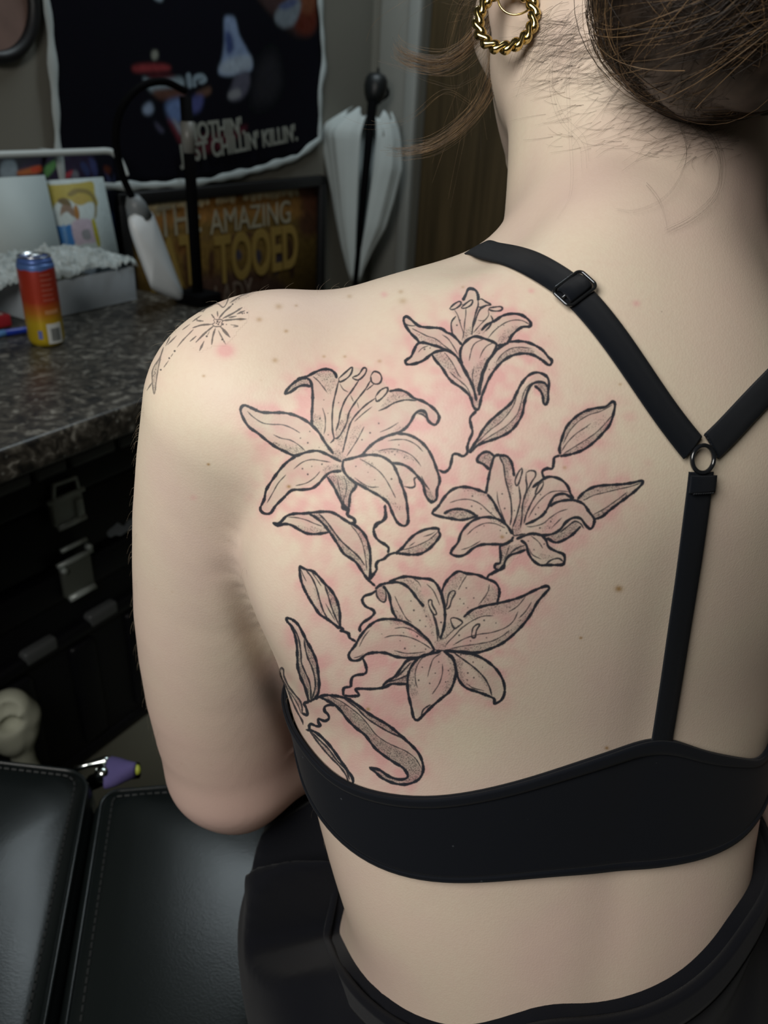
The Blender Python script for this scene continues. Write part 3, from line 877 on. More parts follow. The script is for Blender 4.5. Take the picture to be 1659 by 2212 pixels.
WT = {'T': (3.0, 0.98), 'm': (1.9, 0.95), 't': (1.3, 0.90)}
for _sh, (_x0, _y0, _s, _txt) in SHEETS.items():
    for line in _txt.strip().split('\n'):
        k, rest = line[0], line[2:]
        p = sheet_pts(_sh, _pairs(rest))
        q = catmull(p, 10)
        L = np.r_[0, np.cumsum(np.hypot(*np.diff(q, axis=0).T))]
        n = max(int(L[-1] / 1.3), 2)
        tt = np.linspace(0, L[-1], n)
        q = np.stack([np.interp(tt, L, q[:, 0]), np.interp(tt, L, q[:, 1])], 1)
        r, v = WT[k]
        if _sh == 'S': v *= 0.8
        ends = np.minimum(np.arange(n), np.arange(n)[::-1]) / (12.0 if k != 'T' else 4.0)
        wob = 1 + 0.16 * np.sin(tt * 0.11 + p[0, 0]) + 0.1 * rng.standard_normal(n)
        for (x, y), e, wb in zip(q, ends, wob):
            stamp(INK, x, y, SS * r * (0.5 + 0.5 * min(e, 1)) * wb, v)
for _sh, txt in DOTS.items():
    for x, y in sheet_pts(_sh, _pairs(txt)):
        r = SS * rng.uniform(1.1, 2.3)
        stamp(INK, x, y, r, 0.85); stamp(INK, x + rng.uniform(-1.5, 1.5), y + rng.uniform(-1.5, 1.5), r * 0.8, 0.85)
TONE = np.zeros((SH, SW), np.float32)
for line in SHADE.strip().split('\n'):
    _sh, st, rest = line.split(' ', 2)
    p = sheet_pts(_sh, _pairs(rest))
    x0, y0, mk = poly_mask(catmull(p, 4, True), INK.shape)
    mf = boxblur(mk.astype(np.float32), 5, 2)
    b = TONE[y0:y0 + mk.shape[0], x0:x0 + mk.shape[1]]
    np.maximum(b, mf * min(float(st) * 1.3, 0.82), out=b)
WASHM = np.zeros((SH, SW), np.float32)
WPOLY = []
for line in WASH.strip().split('\n'):
    _sh, rest = line.split(' ', 1)
    WPOLY.append(sheet_pts(_sh, _pairs(rest)))
    x0, y0, mk = poly_mask(WPOLY[-1], INK.shape)
    b = WASHM[y0:y0 + mk.shape[0], x0:x0 + mk.shape[1]]
    np.maximum(b, mk.astype(np.float32), out=b)
# dot work: noise thresholded by tone, over a thin grey wash
_g = boxblur(rng.random((SH, SW)).astype(np.float32), 1, 1)
_g = (_g - _g.mean()) / _g.std()
_thr = 1.7 - 2.3 * TONE
INK = np.maximum(INK, np.clip((_g - _thr) * 1.5, 0, 1) * 0.80 * (TONE > 0.03))
INK = np.maximum(INK, 0.42 * TONE)
INK = np.maximum(INK, 0.15 * boxblur(WASHM, 3, 1))
halo = boxblur(np.maximum(WASHM, (INK > 0.7) * 0.9)[::4, ::4][:RED.shape[0], :RED.shape[1]], 8, 3)
halo2 = boxblur(halo, 22, 3)
_n1 = boxblur(rng.random(RED.shape).astype(np.float32), 4, 2); _n1 = np.clip((_n1 - _n1.mean()) / _n1.std() * 0.35 + 0.8, 0.2, 1.6)
_w4 = boxblur(WASHM[::4, ::4], 2, 1)
RED = np.clip(0.55 * np.minimum(halo * 1.9, 1) + 0.6 * np.minimum(halo2 * 1.9, 1), 0, 1) * _n1 * (1 - 0.5 * _w4)
# spots and freckles on the sheet, in picture units: x y radius strength kind
SPOTS = '''487 757 17 .9 r|830 636 7 .5 r|1148 628 7 .5 r|1375 655 8 .5 r|1337 1272 9 .6 b|1311 1616 5 .8 b|795 1532 5 .6 b|1255 1378 4 .5 b|450 1003 4 .8 b|418 1075 7 .3 r|
602 662 8 .3 b|560 690 7 .3 b|618 715 5 .35 b|594 778 7 .3 b|870 650 9 .25 b|866 630 6 .25 b|755 640 6 .25 b|520 690 5 .25 b|640 660 4 .3 b|700 770 4 .3 b|440 812 4 .35 b|
745 770 4 .3 b|820 780 5 .3 b|1118 446 9 .5 b|1160 470 6 .35 b|1183 463 6 .35 b|624 1051 5 .6 b|1100 1170 5 .5 b|1085 1160 5 .5 b|1220 1010 5 .3 b|1340 830 4 .3 b|1000 620 4 .25 b|
1300 560 3 .4 k|1325 563 3 .4 k|1340 650 2 .4 k|1430 673 3 .5 k|1180 760 9 .3 r|1360 900 16 .35 r|1400 1000 12 .2 r|960 950 12 .3 r|1190 840 14 .35 r'''


def stamp_soft(arr, x, y, r, v):
    R = int(r * 2.2) + 2
    xi, yi = int(x), int(y)
    if xi - R < 0 or yi - R < 0 or xi + R + 1 >= arr.shape[1] or yi + R + 1 >= arr.shape[0]: return
    gy, gx = np.mgrid[-R:R + 1, -R:R + 1]
    c = v * np.exp(-0.5 * (((gx + xi - x) ** 2 + 1.6 * (gy + yi - y) ** 2) / (0.6 * r) ** 2))
    b = arr[yi - R:yi + R + 1, xi - R:xi + R + 1]
    np.maximum(b, c, out=b)


for tok in SPOTS.replace('\n', '').split('|'):
    x, y, r, v, k = tok.split(); x, y, r, v = (float(x) - SX0) * SS, (float(y) - SY0) * SS, float(r), float(v)
    if k == 'r': stamp_soft(RED, x / 4, y / 4, r * SS / 4 * 1.3, v * 1.7)
    elif k == 'k': stamp(INK, x, y, r * 0.8, v)
    else: stamp_soft(MOLE, x, y, r * SS * 1.1, min(v * 1.8, 0.95))
for _ in range(260):
    stamp_soft(MOLE, rng.uniform(0, SW), rng.uniform(0, SH), rng.uniform(2, 6), rng.uniform(0.06, 0.22))

# ---- lay the sheet on the back: plane of the shoulder blade, one texel per 0.2 mm
BVH = BVHTree.FromPolygons([Vector(v) for v in BODY_V], [list(map(int, q)) for q in BODY_Q])
PN = np.array([-0.22, -0.86, 0.46]); PN /= np.linalg.norm(PN)
PX = np.cross(PN, [0, 0, 1.0]); PX = -PX / np.linalg.norm(PX)
if PX[0] < 0: PX = -PX
PY = np.cross(PN, PX)
if PY[2] < 0: PY = -PY
PO = np.array([0.02, 0.33, 1.03])
UMIN, UMAX, VMIN, VMAX = -0.17, 0.17, -0.17, 0.19


def first_hit(p, d):
    h = BVH.ray_cast(Vector(p), Vector(d))
    return h


GN = 200
gu = np.linspace(UMIN, UMAX, GN); gv = np.linspace(VMIN, VMAX, GN)
HGT = np.full((GN, GN), np.nan)
for j, v in enumerate(gv):
    for i, u in enumerate(gu):
        o = PO + PX * u + PY * v + PN * 0.5
        h = BVH.ray_cast(Vector(o), Vector(-PN))
        if h[0] is not None:
            HGT[j, i] = 0.5 - h[3]
HGT = np.where(np.isnan(HGT), np.nanmin(HGT), HGT)
TW = 1700; THh = int(TW * (VMAX - VMIN) / (UMAX - UMIN))
uu = np.linspace(UMIN, UMAX, TW); vv = np.linspace(VMIN, VMAX, THh)


def bilin(A, fy, fx):
    x0 = np.clip(np.floor(fx).astype(int), 0, A.shape[1] - 2); y0 = np.clip(np.floor(fy).astype(int), 0, A.shape[0] - 2)
    tx = np.clip(fx - x0, 0, 1).astype(np.float32); ty = np.clip(fy - y0, 0, 1).astype(np.float32)
    return (A[y0, x0] * (1 - tx) + A[y0, x0 + 1] * tx) * (1 - ty) + (A[y0 + 1, x0] * (1 - tx) + A[y0 + 1, x0 + 1] * tx) * ty


UU, VV = np.meshgrid(uu, vv)
hh = bilin(HGT.astype(np.float32), (VV - VMIN) / (VMAX - VMIN) * (GN - 1), (UU - UMIN) / (UMAX - UMIN) * (GN - 1))
PT = PO + UU[..., None] * PX + VV[..., None] * PY + hh[..., None] * PN - CC
zz = PT @ CF
sx = (829.5 + FPX * (PT @ CR) / zz - SX0) * SS; sy = (1106.0 - FPX * (PT @ CU) / zz - SY0) * SS
inside = (sx > 1) & (sy > 1) & (sx < SW - 2) & (sy < SH - 2)
TEX = np.zeros((THh, TW, 4), np.float32)
TEX[..., 0] = bilin(INK, sy, sx) * inside
TEX[..., 1] = bilin(RED, sy / 4, sx / 4) * inside
TEX[..., 2] = bilin(MOLE, sy, sx) * inside
TEX[..., 3] = 1
img = bpy.data.images.new('skin_marks', TW, THh, alpha=False, float_buffer=False, is_data=True)
img.pixels.foreach_set(np.clip(TEX, 0, 1).ravel())
img.pack()
del PT, UU, VV, hh, zz, sx, sy, TEX

# ---- skin material
SKIN, nt, bs = mat_new('skin')
L = nt.links
tc = nt.nodes.new('ShaderNodeTexCoord')
uvn = nt.nodes.new('ShaderNodeUVMap'); uvn.uv_map = 'marks'
tex = nt.nodes.new('ShaderNodeTexImage'); tex.image = img; tex.extension = 'CLIP'; tex.interpolation = 'Cubic'
L.new(uvn.outputs['UV'], tex.inputs['Vector'])
att = nt.nodes.new('ShaderNodeAttribute'); att.attribute_name = 'marked'
vm = nt.nodes.new('ShaderNodeVectorMath'); vm.operation = 'SCALE'
L.new(tex.outputs['Color'], vm.inputs[0]); L.new(att.outputs['Fac'], vm.inputs['Scale'])
sep = nt.nodes.new('ShaderNodeSeparateXYZ'); L.new(vm.outputs['Vector'], sep.inputs[0])


def nz(scale, detail, lo, hi):
    n = nt.nodes.new('ShaderNodeTexNoise'); n.inputs['Scale'].default_value = scale; n.inputs['Detail'].default_value = detail
    L.new(tc.outputs['Object'], n.inputs['Vector'])
    r = nt.nodes.new('ShaderNodeMapRange'); r.inputs['From Min'].default_value = 0.35; r.inputs['From Max'].default_value = 0.68
    r.inputs['To Min'].default_value = lo; r.inputs['To Max'].default_value = hi
    L.new(n.outputs['Fac'], r.inputs['Value'])
    return r.outputs['Result']


def mixc(fac, a, b, mode='MIX'):
    x = nt.nodes.new('ShaderNodeMix'); x.data_type = 'RGBA'; x.blend_type = mode
    if hasattr(fac, 'is_linked'): L.new(fac, x.inputs['Factor'])
    else: x.inputs['Factor'].default_value = fac
    for k, v in (('A', a), ('B', b)):
        if hasattr(v, 'is_linked'): L.new(v, x.inputs[k])
        else: x.inputs[k].default_value = (*v, 1)
    return x.outputs['Result']


c = mixc(nz(14, 3, 0, 1), (0.60, 0.525, 0.405), (0.58, 0.455, 0.385))
c = mixc(nz(70, 4, 0, 0.35), c, (0.63, 0.51, 0.41))
c = mixc(nz(420, 2, 0, 0.22), c, (0.56, 0.43, 0.34))
patt = nt.nodes.new('ShaderNodeAttribute'); patt.attribute_name = 'flush'
c = mixc(patt.outputs['Fac'], c, (0.52, 0.34, 0.30))
mr = nt.nodes.new('ShaderNodeMath'); mr.operation = 'MULTIPLY'; mr.inputs[1].default_value = 0.66
L.new(sep.outputs['Y'], mr.inputs[0])
c = mixc(mr.outputs[0], c, (0.58, 0.27, 0.275))
c = mixc(sep.outputs['Z'], c, (0.32, 0.19, 0.075))
c = mixc(sep.outputs['X'], c, (0.012, 0.017, 0.026))
L.new(c, bs.inputs['Base Color'])
bs.inputs['Roughness'].default_value = 0.52
bs.inputs['Specular IOR Level'].default_value = 0.32
nb = nt.nodes.new('ShaderNodeTexVoronoi'); nb.inputs['Scale'].default_value = 900
L.new(tc.outputs['Object'], nb.inputs['Vector'])
bp = nt.nodes.new('ShaderNodeBump'); bp.inputs['Strength'].default_value = 0.10; bp.inputs['Distance'].default_value = 0.0004
L.new(nb.outputs['Distance'], bp.inputs['Height']); L.new(bp.outputs['Normal'], bs.inputs['Normal'])


def plane_uv(P):
    q = np.asarray(P) - PO
    return np.stack([(q @ PX - UMIN) / (UMAX - UMIN), (q @ PY - VMIN) / (VMAX - VMIN)], -1)


person = thing('person', 'person sitting turned away in black racerback bralette, lily tattoo covering left shoulder blade', 'person', (0.13, 0.33, 0.60))
body = mesh_obj('body', BODY_V, BODY_Q, SKIN, person, True)
me = body.data
uvl = me.uv_layers.new(name='marks')
li = np.empty(len(me.loops), np.int32); me.loops.foreach_get('vertex_index', li)
uvl.data.foreach_set('uv', plane_uv(BODY_V)[li].astype(np.float32).ravel())
nrm = np.empty(len(me.vertices) * 3, np.float32); me.vertices.foreach_get('normal', nrm); nrm = nrm.reshape(-1, 3)
dotn = nrm @ PN
marked = np.zeros(len(BODY_V), np.float32)
uvv = plane_uv(BODY_V)
for i in np.nonzero((dotn > 0.02) & (uvv > 0).all(1) & (uvv < 1).all(1))[0]:
    p = Vector(BODY_V[i] + nrm[i] * 0.003)
    h = BVH.ray_cast(p + Vector(PN) * 0.004, Vector(PN))
    if h[0] is None: marked[i] = min(1.0, dotn[i] / 0.12)
a = me.attributes.new('marked', 'FLOAT', 'POINT'); a.data.foreach_set('value', marked)
# blood-warm skin low on the arms, at elbows and hands, ears and cheeks
P = np.asarray(BODY_V)
dl = np.minimum(np.linalg.norm(P - np.array(EL_L), axis=1), np.linalg.norm(P - np.array(EL_R), axis=1))
fl = np.maximum(0.85 * np.exp(-(dl / 0.12) ** 2), 0.22 * np.clip((0.93 - P[:, 2]) / 0.08, 0, 1))
fl = np.maximum(fl, 0.42 * np.exp(-(np.linalg.norm((P - np.array([0.150, 0.42, 1.225])) * np.array([1, 0.8, 1]), axis=1) / 0.075) ** 2))
fl = np.maximum(fl, 0.5 * np.exp(-(np.linalg.norm(P - hp(-0.08, 0, -0.03), axis=1) / 0.03) ** 2))
a = me.attributes.new('flush', 'FLOAT', 'POINT'); a.data.foreach_set('value', fl.astype(np.float32))


# ---- the figures of the tattoo as parts: thin skin-close pieces that carry the same print
def body_normal(p):
    h = BVH.find_nearest(Vector(p))
    return np.array(h[1])


_mev = BODY_V
_tri = {}


def smooth_hit(px, py):
    d = ray(px, py); Ln = np.linalg.norm(d)
    h = BVH.ray_cast(Vector(CC), Vector(d / Ln))
    if h[0] is None: return None
    q = BODY_Q[h[2]]
    p = np.array(h[0])
    w = 1.0 / (((BODY_V[q] - p) ** 2).sum(1) + 1e-8)
    n = (nrm[q] * w[:, None]).sum(0)
    return p, n / np.linalg.norm(n), h[3], float((marked[q] * w).sum() / w.sum())


def tattoo_part(name, label, poly, step=9):
    """poly in sheet samples; grid of small quads inside it, a hair above the skin"""
    lo = np.floor(poly.min(0) / step).astype(int) - 1; hi = np.ceil(poly.max(0) / step).astype(int) + 2
    x0, y0, mk = poly_mask(poly, INK.shape)
    M_ = np.zeros(INK.shape, bool); M_[y0:y0 + mk.shape[0], x0:x0 + mk.shape[1]] = mk
    M_ = boxblur(M_[max(y0 - 20, 0):y0 + mk.shape[0] + 20, max(x0 - 20, 0):x0 + mk.shape[1] + 20].astype(np.float32), 5, 1) > 0.02
    oy, ox = max(y0 - 20, 0), max(x0 - 20, 0)
    vid = {}; V = []; N = []; D = []; K = []; F = []

    def vert(i, j):
        if (i, j) not in vid:
            r = smooth_hit(SX0 + i * step / SS, SY0 + j * step / SS)
            vid[(i, j)] = -1 if r is None else len(V)
            if r is not None:
                V.append(r[0] + r[1] * 0.00007); N.append(r[1]); D.append(r[2]); K.append(r[3])
        return vid[(i, j)]
    for j in range(lo[1], hi[1]):
        for i in range(lo[0], hi[0]):
            cy_, cx_ = int((j + 0.5) * step) - oy, int((i + 0.5) * step) - ox
            if 0 <= cy_ < M_.shape[0] and 0 <= cx_ < M_.shape[1] and M_[cy_, cx_]:
                f = [vert(i, j), vert(i, j + 1), vert(i + 1, j + 1), vert(i + 1, j)]
                if min(f) < 0: continue
                dd = [D[k] for k in f]
                if max(dd) - min(dd) > 0.008 or min(K[k] for k in f) < 0.6: continue
                F.append(f)
    if not F: return
    o = mesh_obj(name, V, F, SKIN, person, True)
    m_ = o.data
    u = m_.uv_layers.new(name='marks'); li = np.empty(len(m_.loops), np.int32); m_.loops.foreach_get('vertex_index', li)
    u.data.foreach_set('uv', plane_uv(np.array(V))[li].astype(np.float32).ravel())
    a = m_.attributes.new('marked', 'FLOAT', 'POINT'); a.data.foreach_set('value', np.array(K, np.float32))
    dl = np.linalg.norm(np.array(V) - np.array(EL_L), axis=1)
    a = m_.attributes.new('flush', 'FLOAT', 'POINT'); a.data.foreach_set('value', (0.85 * np.exp(-(dl / 0.12) ** 2)).astype(np.float32))
    m_.normals_split_custom_set_from_vertices([tuple(map(float, n)) for n in N])
    if label: o['label'] = label


TNAMES = [('lily_tattoo', 'small upright grey lily tattoo near the strap'), ('lily_tattoo', 'largest grey lily tattoo by the shoulder'), ('lily_tattoo', 'grey lily tattoo nearest the centre strap'),
          ('leaf_tattoo', None), ('bud_tattoo', None), ('leaf_tattoo', None), ('bud_tattoo', None), ('bud_tattoo', None), ('lily_tattoo', 'lowest open grey lily tattoo'),
          ('leaf_tattoo', None), ('leaf_tattoo', 'long curled leaf tattoo just above the bralette'), ('leaf_tattoo', None)]
for (nm_, lb_), pl_ in zip(TNAMES, WPOLY):
    tattoo_part(nm_, lb_, pl_)
tattoo_part('starburst_tattoo', 'fine starburst tattoo on the shoulder', sheet_pts('S', _pairs('600,560 640,400 800,390 1000,300 1160,330 1230,400 1200,480 1120,560 1030,680 960,740 820,760 680,830 570,720')))
# ================================================================ CLOTHES
def fabric(name, color, scale=900.0, rough=0.85, bump=0.4, lint=True, sheen=0.15):
    m, nt, b = mat_new(name)
    b.inputs['Roughness'].default_value = rough
    b.inputs['Specular IOR Level'].default_value = 0.12
    b.inputs['Sheen Weight'].default_value = sheen
    b.inputs['Sheen Roughness'].default_value = 0.5
    b.inputs['Base Color'].default_value = (*color, 1)
    t = nt.nodes.new('ShaderNodeTexCoord')
    wv = nt.nodes.new('ShaderNodeTexWave'); wv.inputs['Scale'].default_value = scale; wv.inputs['Distortion'].default_value = 1.0; wv.bands_direction = 'DIAGONAL'
    nt.links.new(t.outputs['Object'], wv.inputs['Vector'])
    bp = nt.nodes.new('ShaderNodeBump'); bp.inputs['Strength'].default_value = bump; bp.inputs['Distance'].default_value = 0.0005
    nt.links.new(wv.outputs['Fac'], bp.inputs['Height']); nt.links.new(bp.outputs['Normal'], b.inputs['Normal'])
    if lint:
        v = nt.nodes.new('ShaderNodeTexVoronoi'); v.inputs['Scale'].default_value = 75; v.inputs['Randomness'].default_value = 1
        nt.links.new(t.outputs['Object'], v.inputs['Vector'])
        r = nt.nodes.new('ShaderNodeMapRange'); r.inputs['From Min'].default_value = 0.03; r.inputs['From Max'].default_value = 0.06
        r.inputs['To Min'].default_value = 0.10; r.inputs['To Max'].default_value = 0.0
        nt.links.new(v.outputs['Distance'], r.inputs['Value'])
        mx = nt.nodes.new('ShaderNodeMix'); mx.data_type = 'RGBA'
        nt.links.new(r.outputs['Result'], mx.inputs['Factor'])
        mx.inputs['A'].default_value = (*color, 1); mx.inputs['B'].default_value = (0.35, 0.38, 0.42, 1)
        nt.links.new(mx.outputs['Result'], b.inputs['Base Color'])
    return m


M_BRA = fabric('black_jersey', (0.0042, 0.0054, 0.0085), 1500, 0.8, 0.15, True, 0.03)
M_STRAP = fabric('black_satin_elastic', (0.005, 0.0068, 0.0105), 1400, 0.5, 0.6, False, 0.03)
M_PANTS = fabric('black_cotton', (0.0045, 0.005, 0.0075), 700, 0.95, 0.4, False, 0.05)
M_BLKMETAL = plain('black_enamelled_metal', (0.008, 0.009, 0.011), 0.18, 0.0, spec=0.7)
AX = np.array([0.105, 0.385])


def trunk_r(ang, z, fn=None):
    fn = fn or trunk_sdf
    ang = np.asarray(ang, float); z = np.asarray(z, float)
    dx, dy = np.cos(ang), np.sin(ang)
    lo = np.full(ang.shape, 0.02); hi = np.full(ang.shape, 0.32)
    for _ in range(22):
        mid = (lo + hi) / 2
        P = np.stack([AX[0] + dx * mid, AX[1] + dy * mid, z], -1).reshape(-1, 3).astype(np.float32)
        v = fn(P).reshape(ang.shape)
        lo = np.where(v < 0, mid, lo); hi = np.where(v < 0, hi, mid)
    return (lo + hi) / 2


TRV = None


def on_skin(px, py):
    d = ray(px, py); d = d / np.linalg.norm(d)
    h = BVH.ray_cast(Vector(CC), Vector(d))
    if h[0] is None: return None, None
    # smooth normal from the distance field
    p = np.array(h[0]); e = 0.002
    Q = np.array([[e, 0, 0], [-e, 0, 0], [0, e, 0], [0, -e, 0], [0, 0, e], [0, 0, -e]]) + p
    v = body_sdf(Q.astype(np.float32))
    n = np.array([v[0] - v[1], v[2] - v[3], v[4] - v[5]]); n /= np.linalg.norm(n)
    return p, n


def edge_curve(px_pts, front):
    """turn an edge seen on the back into height over angle, carried on round the front"""
    A, Z = [], []
    for x, y in catmull(px_pts, 6):
        p, n = on_skin(x, y)
        if p is None: continue
        A.append(math.atan2(p[1] - AX[1], p[0] - AX[0]) % (2 * math.pi)); Z.append(p[2])
    for a, z in front:
        A.append(math.radians(a) % (2 * math.pi)); Z.append(z)
    A = np.array(A); Z = np.array(Z); o = np.argsort(A); A, Z = A[o], Z[o]
    A = np.r_[A[-1] - 2 * math.pi, A, A[0] + 2 * math.pi]; Z = np.r_[Z[-1], Z, Z[0]]

    G = np.linspace(0, 2 * math.pi, 721)[:-1]
    zg = np.interp(G, A, Z)
    kk_ = np.exp(-0.5 * (np.arange(-18, 19) / 6.0) ** 2); kk_ /= kk_.sum()
    zg = np.convolve(np.r_[zg[-18:], zg, zg[:18]], kk_, 'valid')
    G2 = np.r_[G, 2 * math.pi]; Z2 = np.r_[zg, zg[0]]
    return lambda ang: np.interp(np.asarray(ang) % (2 * math.pi), G2, Z2)


def smooth_ring(z, r=2):
    k = np.ones(2 * r + 1) / (2 * r + 1)
    return np.convolve(np.r_[z[-r:], z, z[:r]], k, 'valid')


# front directions: her front is near 110 degrees, her left 200, her right 20
bra_top = edge_curve([(680, 1612), (705, 1655), (745, 1680), (830, 1708), (950, 1715), (1100, 1686), (1250, 1638), (1380, 1594), (1440, 1588), (1520, 1617), (1640, 1640)],
                     [(188, 0.936), (175, 0.940), (160, 0.955), (140, 0.985), (125, 0.99), (110, 0.980), (90, 0.99), (70, 0.995), (45, 0.98), (20, 0.97), (0, 0.968)])
bra_bot = edge_curve([(712, 1765), (740, 1800), (820, 1858), (930, 1888), (1040, 1889), (1200, 1875), (1420, 1857), (1520, 1837), (1585, 1805)],
                     [(165, 0.915), (140, 0.918), (110, 0.920), (80, 0.918), (50, 0.910), (20, 0.900)])
NA, NV = 180, 14


def wrap_band(name, ftop, fbot, off, mat, parent, thick=0.0022, v0=0.0, v1=1.0, nv=NV, fn=None, rnd=True):
    ang = np.linspace(0, 2 * math.pi, NA, endpoint=False)
    zt, zb = smooth_ring(ftop(ang)), smooth_ring(fbot(ang))
    vs = np.linspace(v0, v1, nv)
    A = np.repeat(ang[None], nv, 0)
    Z = zb[None] + (zt - zb)[None] * vs[:, None]
    R = trunk_r(A, Z, fn) + off
    V = np.stack([AX[0] + np.cos(A) * R, AX[1] + np.sin(A) * R, Z], -1).reshape(-1, 3)
    F = [(j * NA + i, j * NA + (i + 1) % NA, (j + 1) * NA + (i + 1) % NA, (j + 1) * NA + i) for j in range(nv - 1) for i in range(NA)]
    o = mesh_obj(name, V, F, mat, parent, True)
    md = o.modifiers.new('thickness', 'SOLIDIFY'); md.thickness = thick; md.offset = 0
    return o


bra = wrap_band('bralette_band', bra_top, bra_bot, 0.0026, M_BRA, person)
bra['label'] = 'black jersey back band'
wrap_band('elastic_hem', bra_top, bra_bot, 0.0042, M_BRA, bra, 0.0012, 0.90, 1.003, 4)
wrap_band('elastic_hem', bra_top, bra_bot, 0.0042, M_BRA, bra, 0.0012, -0.003, 0.05, 3)


def ribbon(name, P, N, half, mat, parent, thick=0.0013, lift=0.0014, hw=None):
    P = np.asarray(P); N = np.asarray(N)
    T = np.gradient(P, axis=0); T /= np.linalg.norm(T, axis=1)[:, None]
    S = np.cross(T, N); S /= np.linalg.norm(S, axis=1)[:, None]
    W = np.full(len(P), half) if hw is None else np.asarray(hw)
    cols = np.array([-1, -0.93, -0.3, 0.3, 0.93, 1]); lifts = np.array([0.0, 0.0004, 0.0006, 0.0006, 0.0004, 0.0])
    V = []
    for p, n, s, w_ in zip(P, N, S, W):
        for c_, l_ in zip(cols, lifts):
            V.append(p + s * c_ * w_ + n * (lift + l_))
    k = len(cols)
    F = [(i * k + j, i * k + j + 1, (i + 1) * k + j + 1, (i + 1) * k + j) for i in range(len(P) - 1) for j in range(k - 1)]
    o = mesh_obj(name, V, F, mat, parent, True)
    md = o.modifiers.new('thickness', 'SOLIDIFY'); md.thickness = thick; md.offset = 1
    return o


def skin_path(px, n=10):
    P, N = [], []
    for x, y in catmull(px, n):
        p, q = on_skin(x, y)
        if p is not None:
            P.append(p); N.append(q)
    return np.array(P), np.array(N)


def smooth_path(P, N, it=6):
    P, N = P.copy(), N.copy()
    for _ in range(it):
        P[1:-1] = 0.5 * P[1:-1] + 0.25 * (P[:-2] + P[2:])
        N[1:-1] = 0.5 * N[1:-1] + 0.25 * (N[:-2] + N[2:])
    N /= np.linalg.norm(N, axis=1)[:, None]
    return P, N


def closest(p):
    h = BVH.find_nearest(Vector(p))
    return np.array(h[0]), np.array(h[1])


def over_shoulder(P, N, guide):
    P, N = list(P), list(N)
    pts = catmull([P[1], P[0]] + [np.array(g) for g in guide], 10)[10:]
    Pf, Nf = [], []
    for q in pts[1:]:
        p, n = closest(q)
        Pf.append(p); Nf.append(n)
    return np.array(Pf[::-1] + P), np.array(Nf[::-1] + N)


HWm = 0.0058
# left shoulder strap: top of the shoulder to the ring
P, N = skin_path([(1046, 549), (1090, 556), (1140, 572), (1195, 604), (1240, 637), (1300, 705), (1360, 790), (1420, 880), (1464, 938), (1488, 967)])
P, N = over_shoulder(P, N, [(0.045, 0.405, 1.175), (0.035, 0.45, 1.15), (0.02, 0.50, 1.10), (0.01, 0.52, 1.04)])
P, N = smooth_path(P, N, 40)
ribbon('shoulder_strap', P, N, HWm, M_STRAP, person)
LS_P, LS_N = P, N
# right shoulder strap
P, N = skin_path([(1528, 965), (1562, 932), (1620, 870), (1680, 808), (1760, 725), (1840, 640)])
if len(P) > 10:
    P = P[::-1]; N = N[::-1]
    P, N = over_shoulder(P, N, [P[0] + np.array([0.012, 0.035, 0.005]), (0.19, 0.50, 1.13), (0.175, 0.545, 1.06)])
    P, N = smooth_path(P, N)
    ribbon('shoulder_strap', P, N, HWm, M_STRAP, person)
# centre strap from the ring to the band
P, N = skin_path([(1506, 1016), (1503, 1044), (1496, 1100), (1480, 1220), (1462, 1340), (1441, 1480), (1420, 1612)])
P, N = smooth_path(P, N)
N = N * 0 + N.mean(0)
cs = ribbon('centre_strap', P, N, HWm, M_STRAP, person, lift=0.0016)
# folded end of the centre strap with its stitch line
k = 26
fo = ribbon('folded_end', P[2:14], N[2:14], HWm * 1.06, M_STRAP, cs, lift=0.0034)
sq, sn = P[13], N[13]
_T = P[14] - P[12]; _T /= np.linalg.norm(_T); _S = np.cross(_T, sn); _S /= np.linalg.norm(_S)


def tube_bm(bm, pts, r, seg=8, closed=False, caps=True):
    pts = np.asarray(pts, float); n = len(pts)
    rr = np.full(n, r) if np.isscalar(r) else np.asarray(r)
    if closed: T = np.roll(pts, -1, 0) - np.roll(pts, 1, 0)
    else: T = np.gradient(pts, axis=0)
    T = T / (np.linalg.norm(T, axis=1)[:, None] + 1e-12)
    up = np.array([0, 0, 1.0]) if abs(T[0][2]) < 0.9 else np.array([1.0, 0, 0])
    u = np.cross(T[0], up); u /= np.linalg.norm(u)
    rings = []
    for i in range(n):
        u = u - T[i] * (u @ T[i]); u /= np.linalg.norm(u) + 1e-12
        v = np.cross(T[i], u)
        rings.append([bm.verts.new(pts[i] + rr[i] * (math.cos(2 * math.pi * k / seg) * u + math.sin(2 * math.pi * k / seg) * v)) for k in range(seg)])
    for i in range(n if closed else n - 1):
        a, b = rings[i], rings[(i + 1) % n]
        for k in range(seg):
            bm.faces.new((a[k], a[(k + 1) % seg], b[(k + 1) % seg], b[k]))
    if caps and not closed:
        bm.faces.new(rings[0][::-1]); bm.faces.new(rings[-1])
    return bm


def tube(name, pts, r, mat, parent=None, seg=8, closed=False):
    bm = bmesh.new(); tube_bm(bm, pts, r, seg, closed)
    return bm_obj(name, bm, mat, parent, True)


bm = bmesh.new()
for i in range(9):
    c = sq + sn * 0.0052 + _S * (-0.0048 + 0.0012 * i)
    tube_bm(bm, [c - _S * 0.00045, c + _S * 0.00045 + _T * 0.0002], 0.00028, 5)
bm_obj('stitching', bm, M_STRAP, cs)
# ring
p, n = on_skin(1506, 991)
t0 = np.array([0, 0, 1.0]) - n * n[2]; t0 /= np.linalg.norm(t0); s0 = np.cross(n, t0)
th_ = np.linspace(0, 2 * math.pi, 40, endpoint=False)
tube('strap_ring', [p + n * 0.0034 + 0.0057 * (math.cos(a) * t0 + math.sin(a) * s0) for a in th_], 0.00095, M_BLKMETAL, person, 10, True)
for (ca, rot) in ((0.6, 0), (2.55, 0)):       # strap ends folded round the ring
    pass
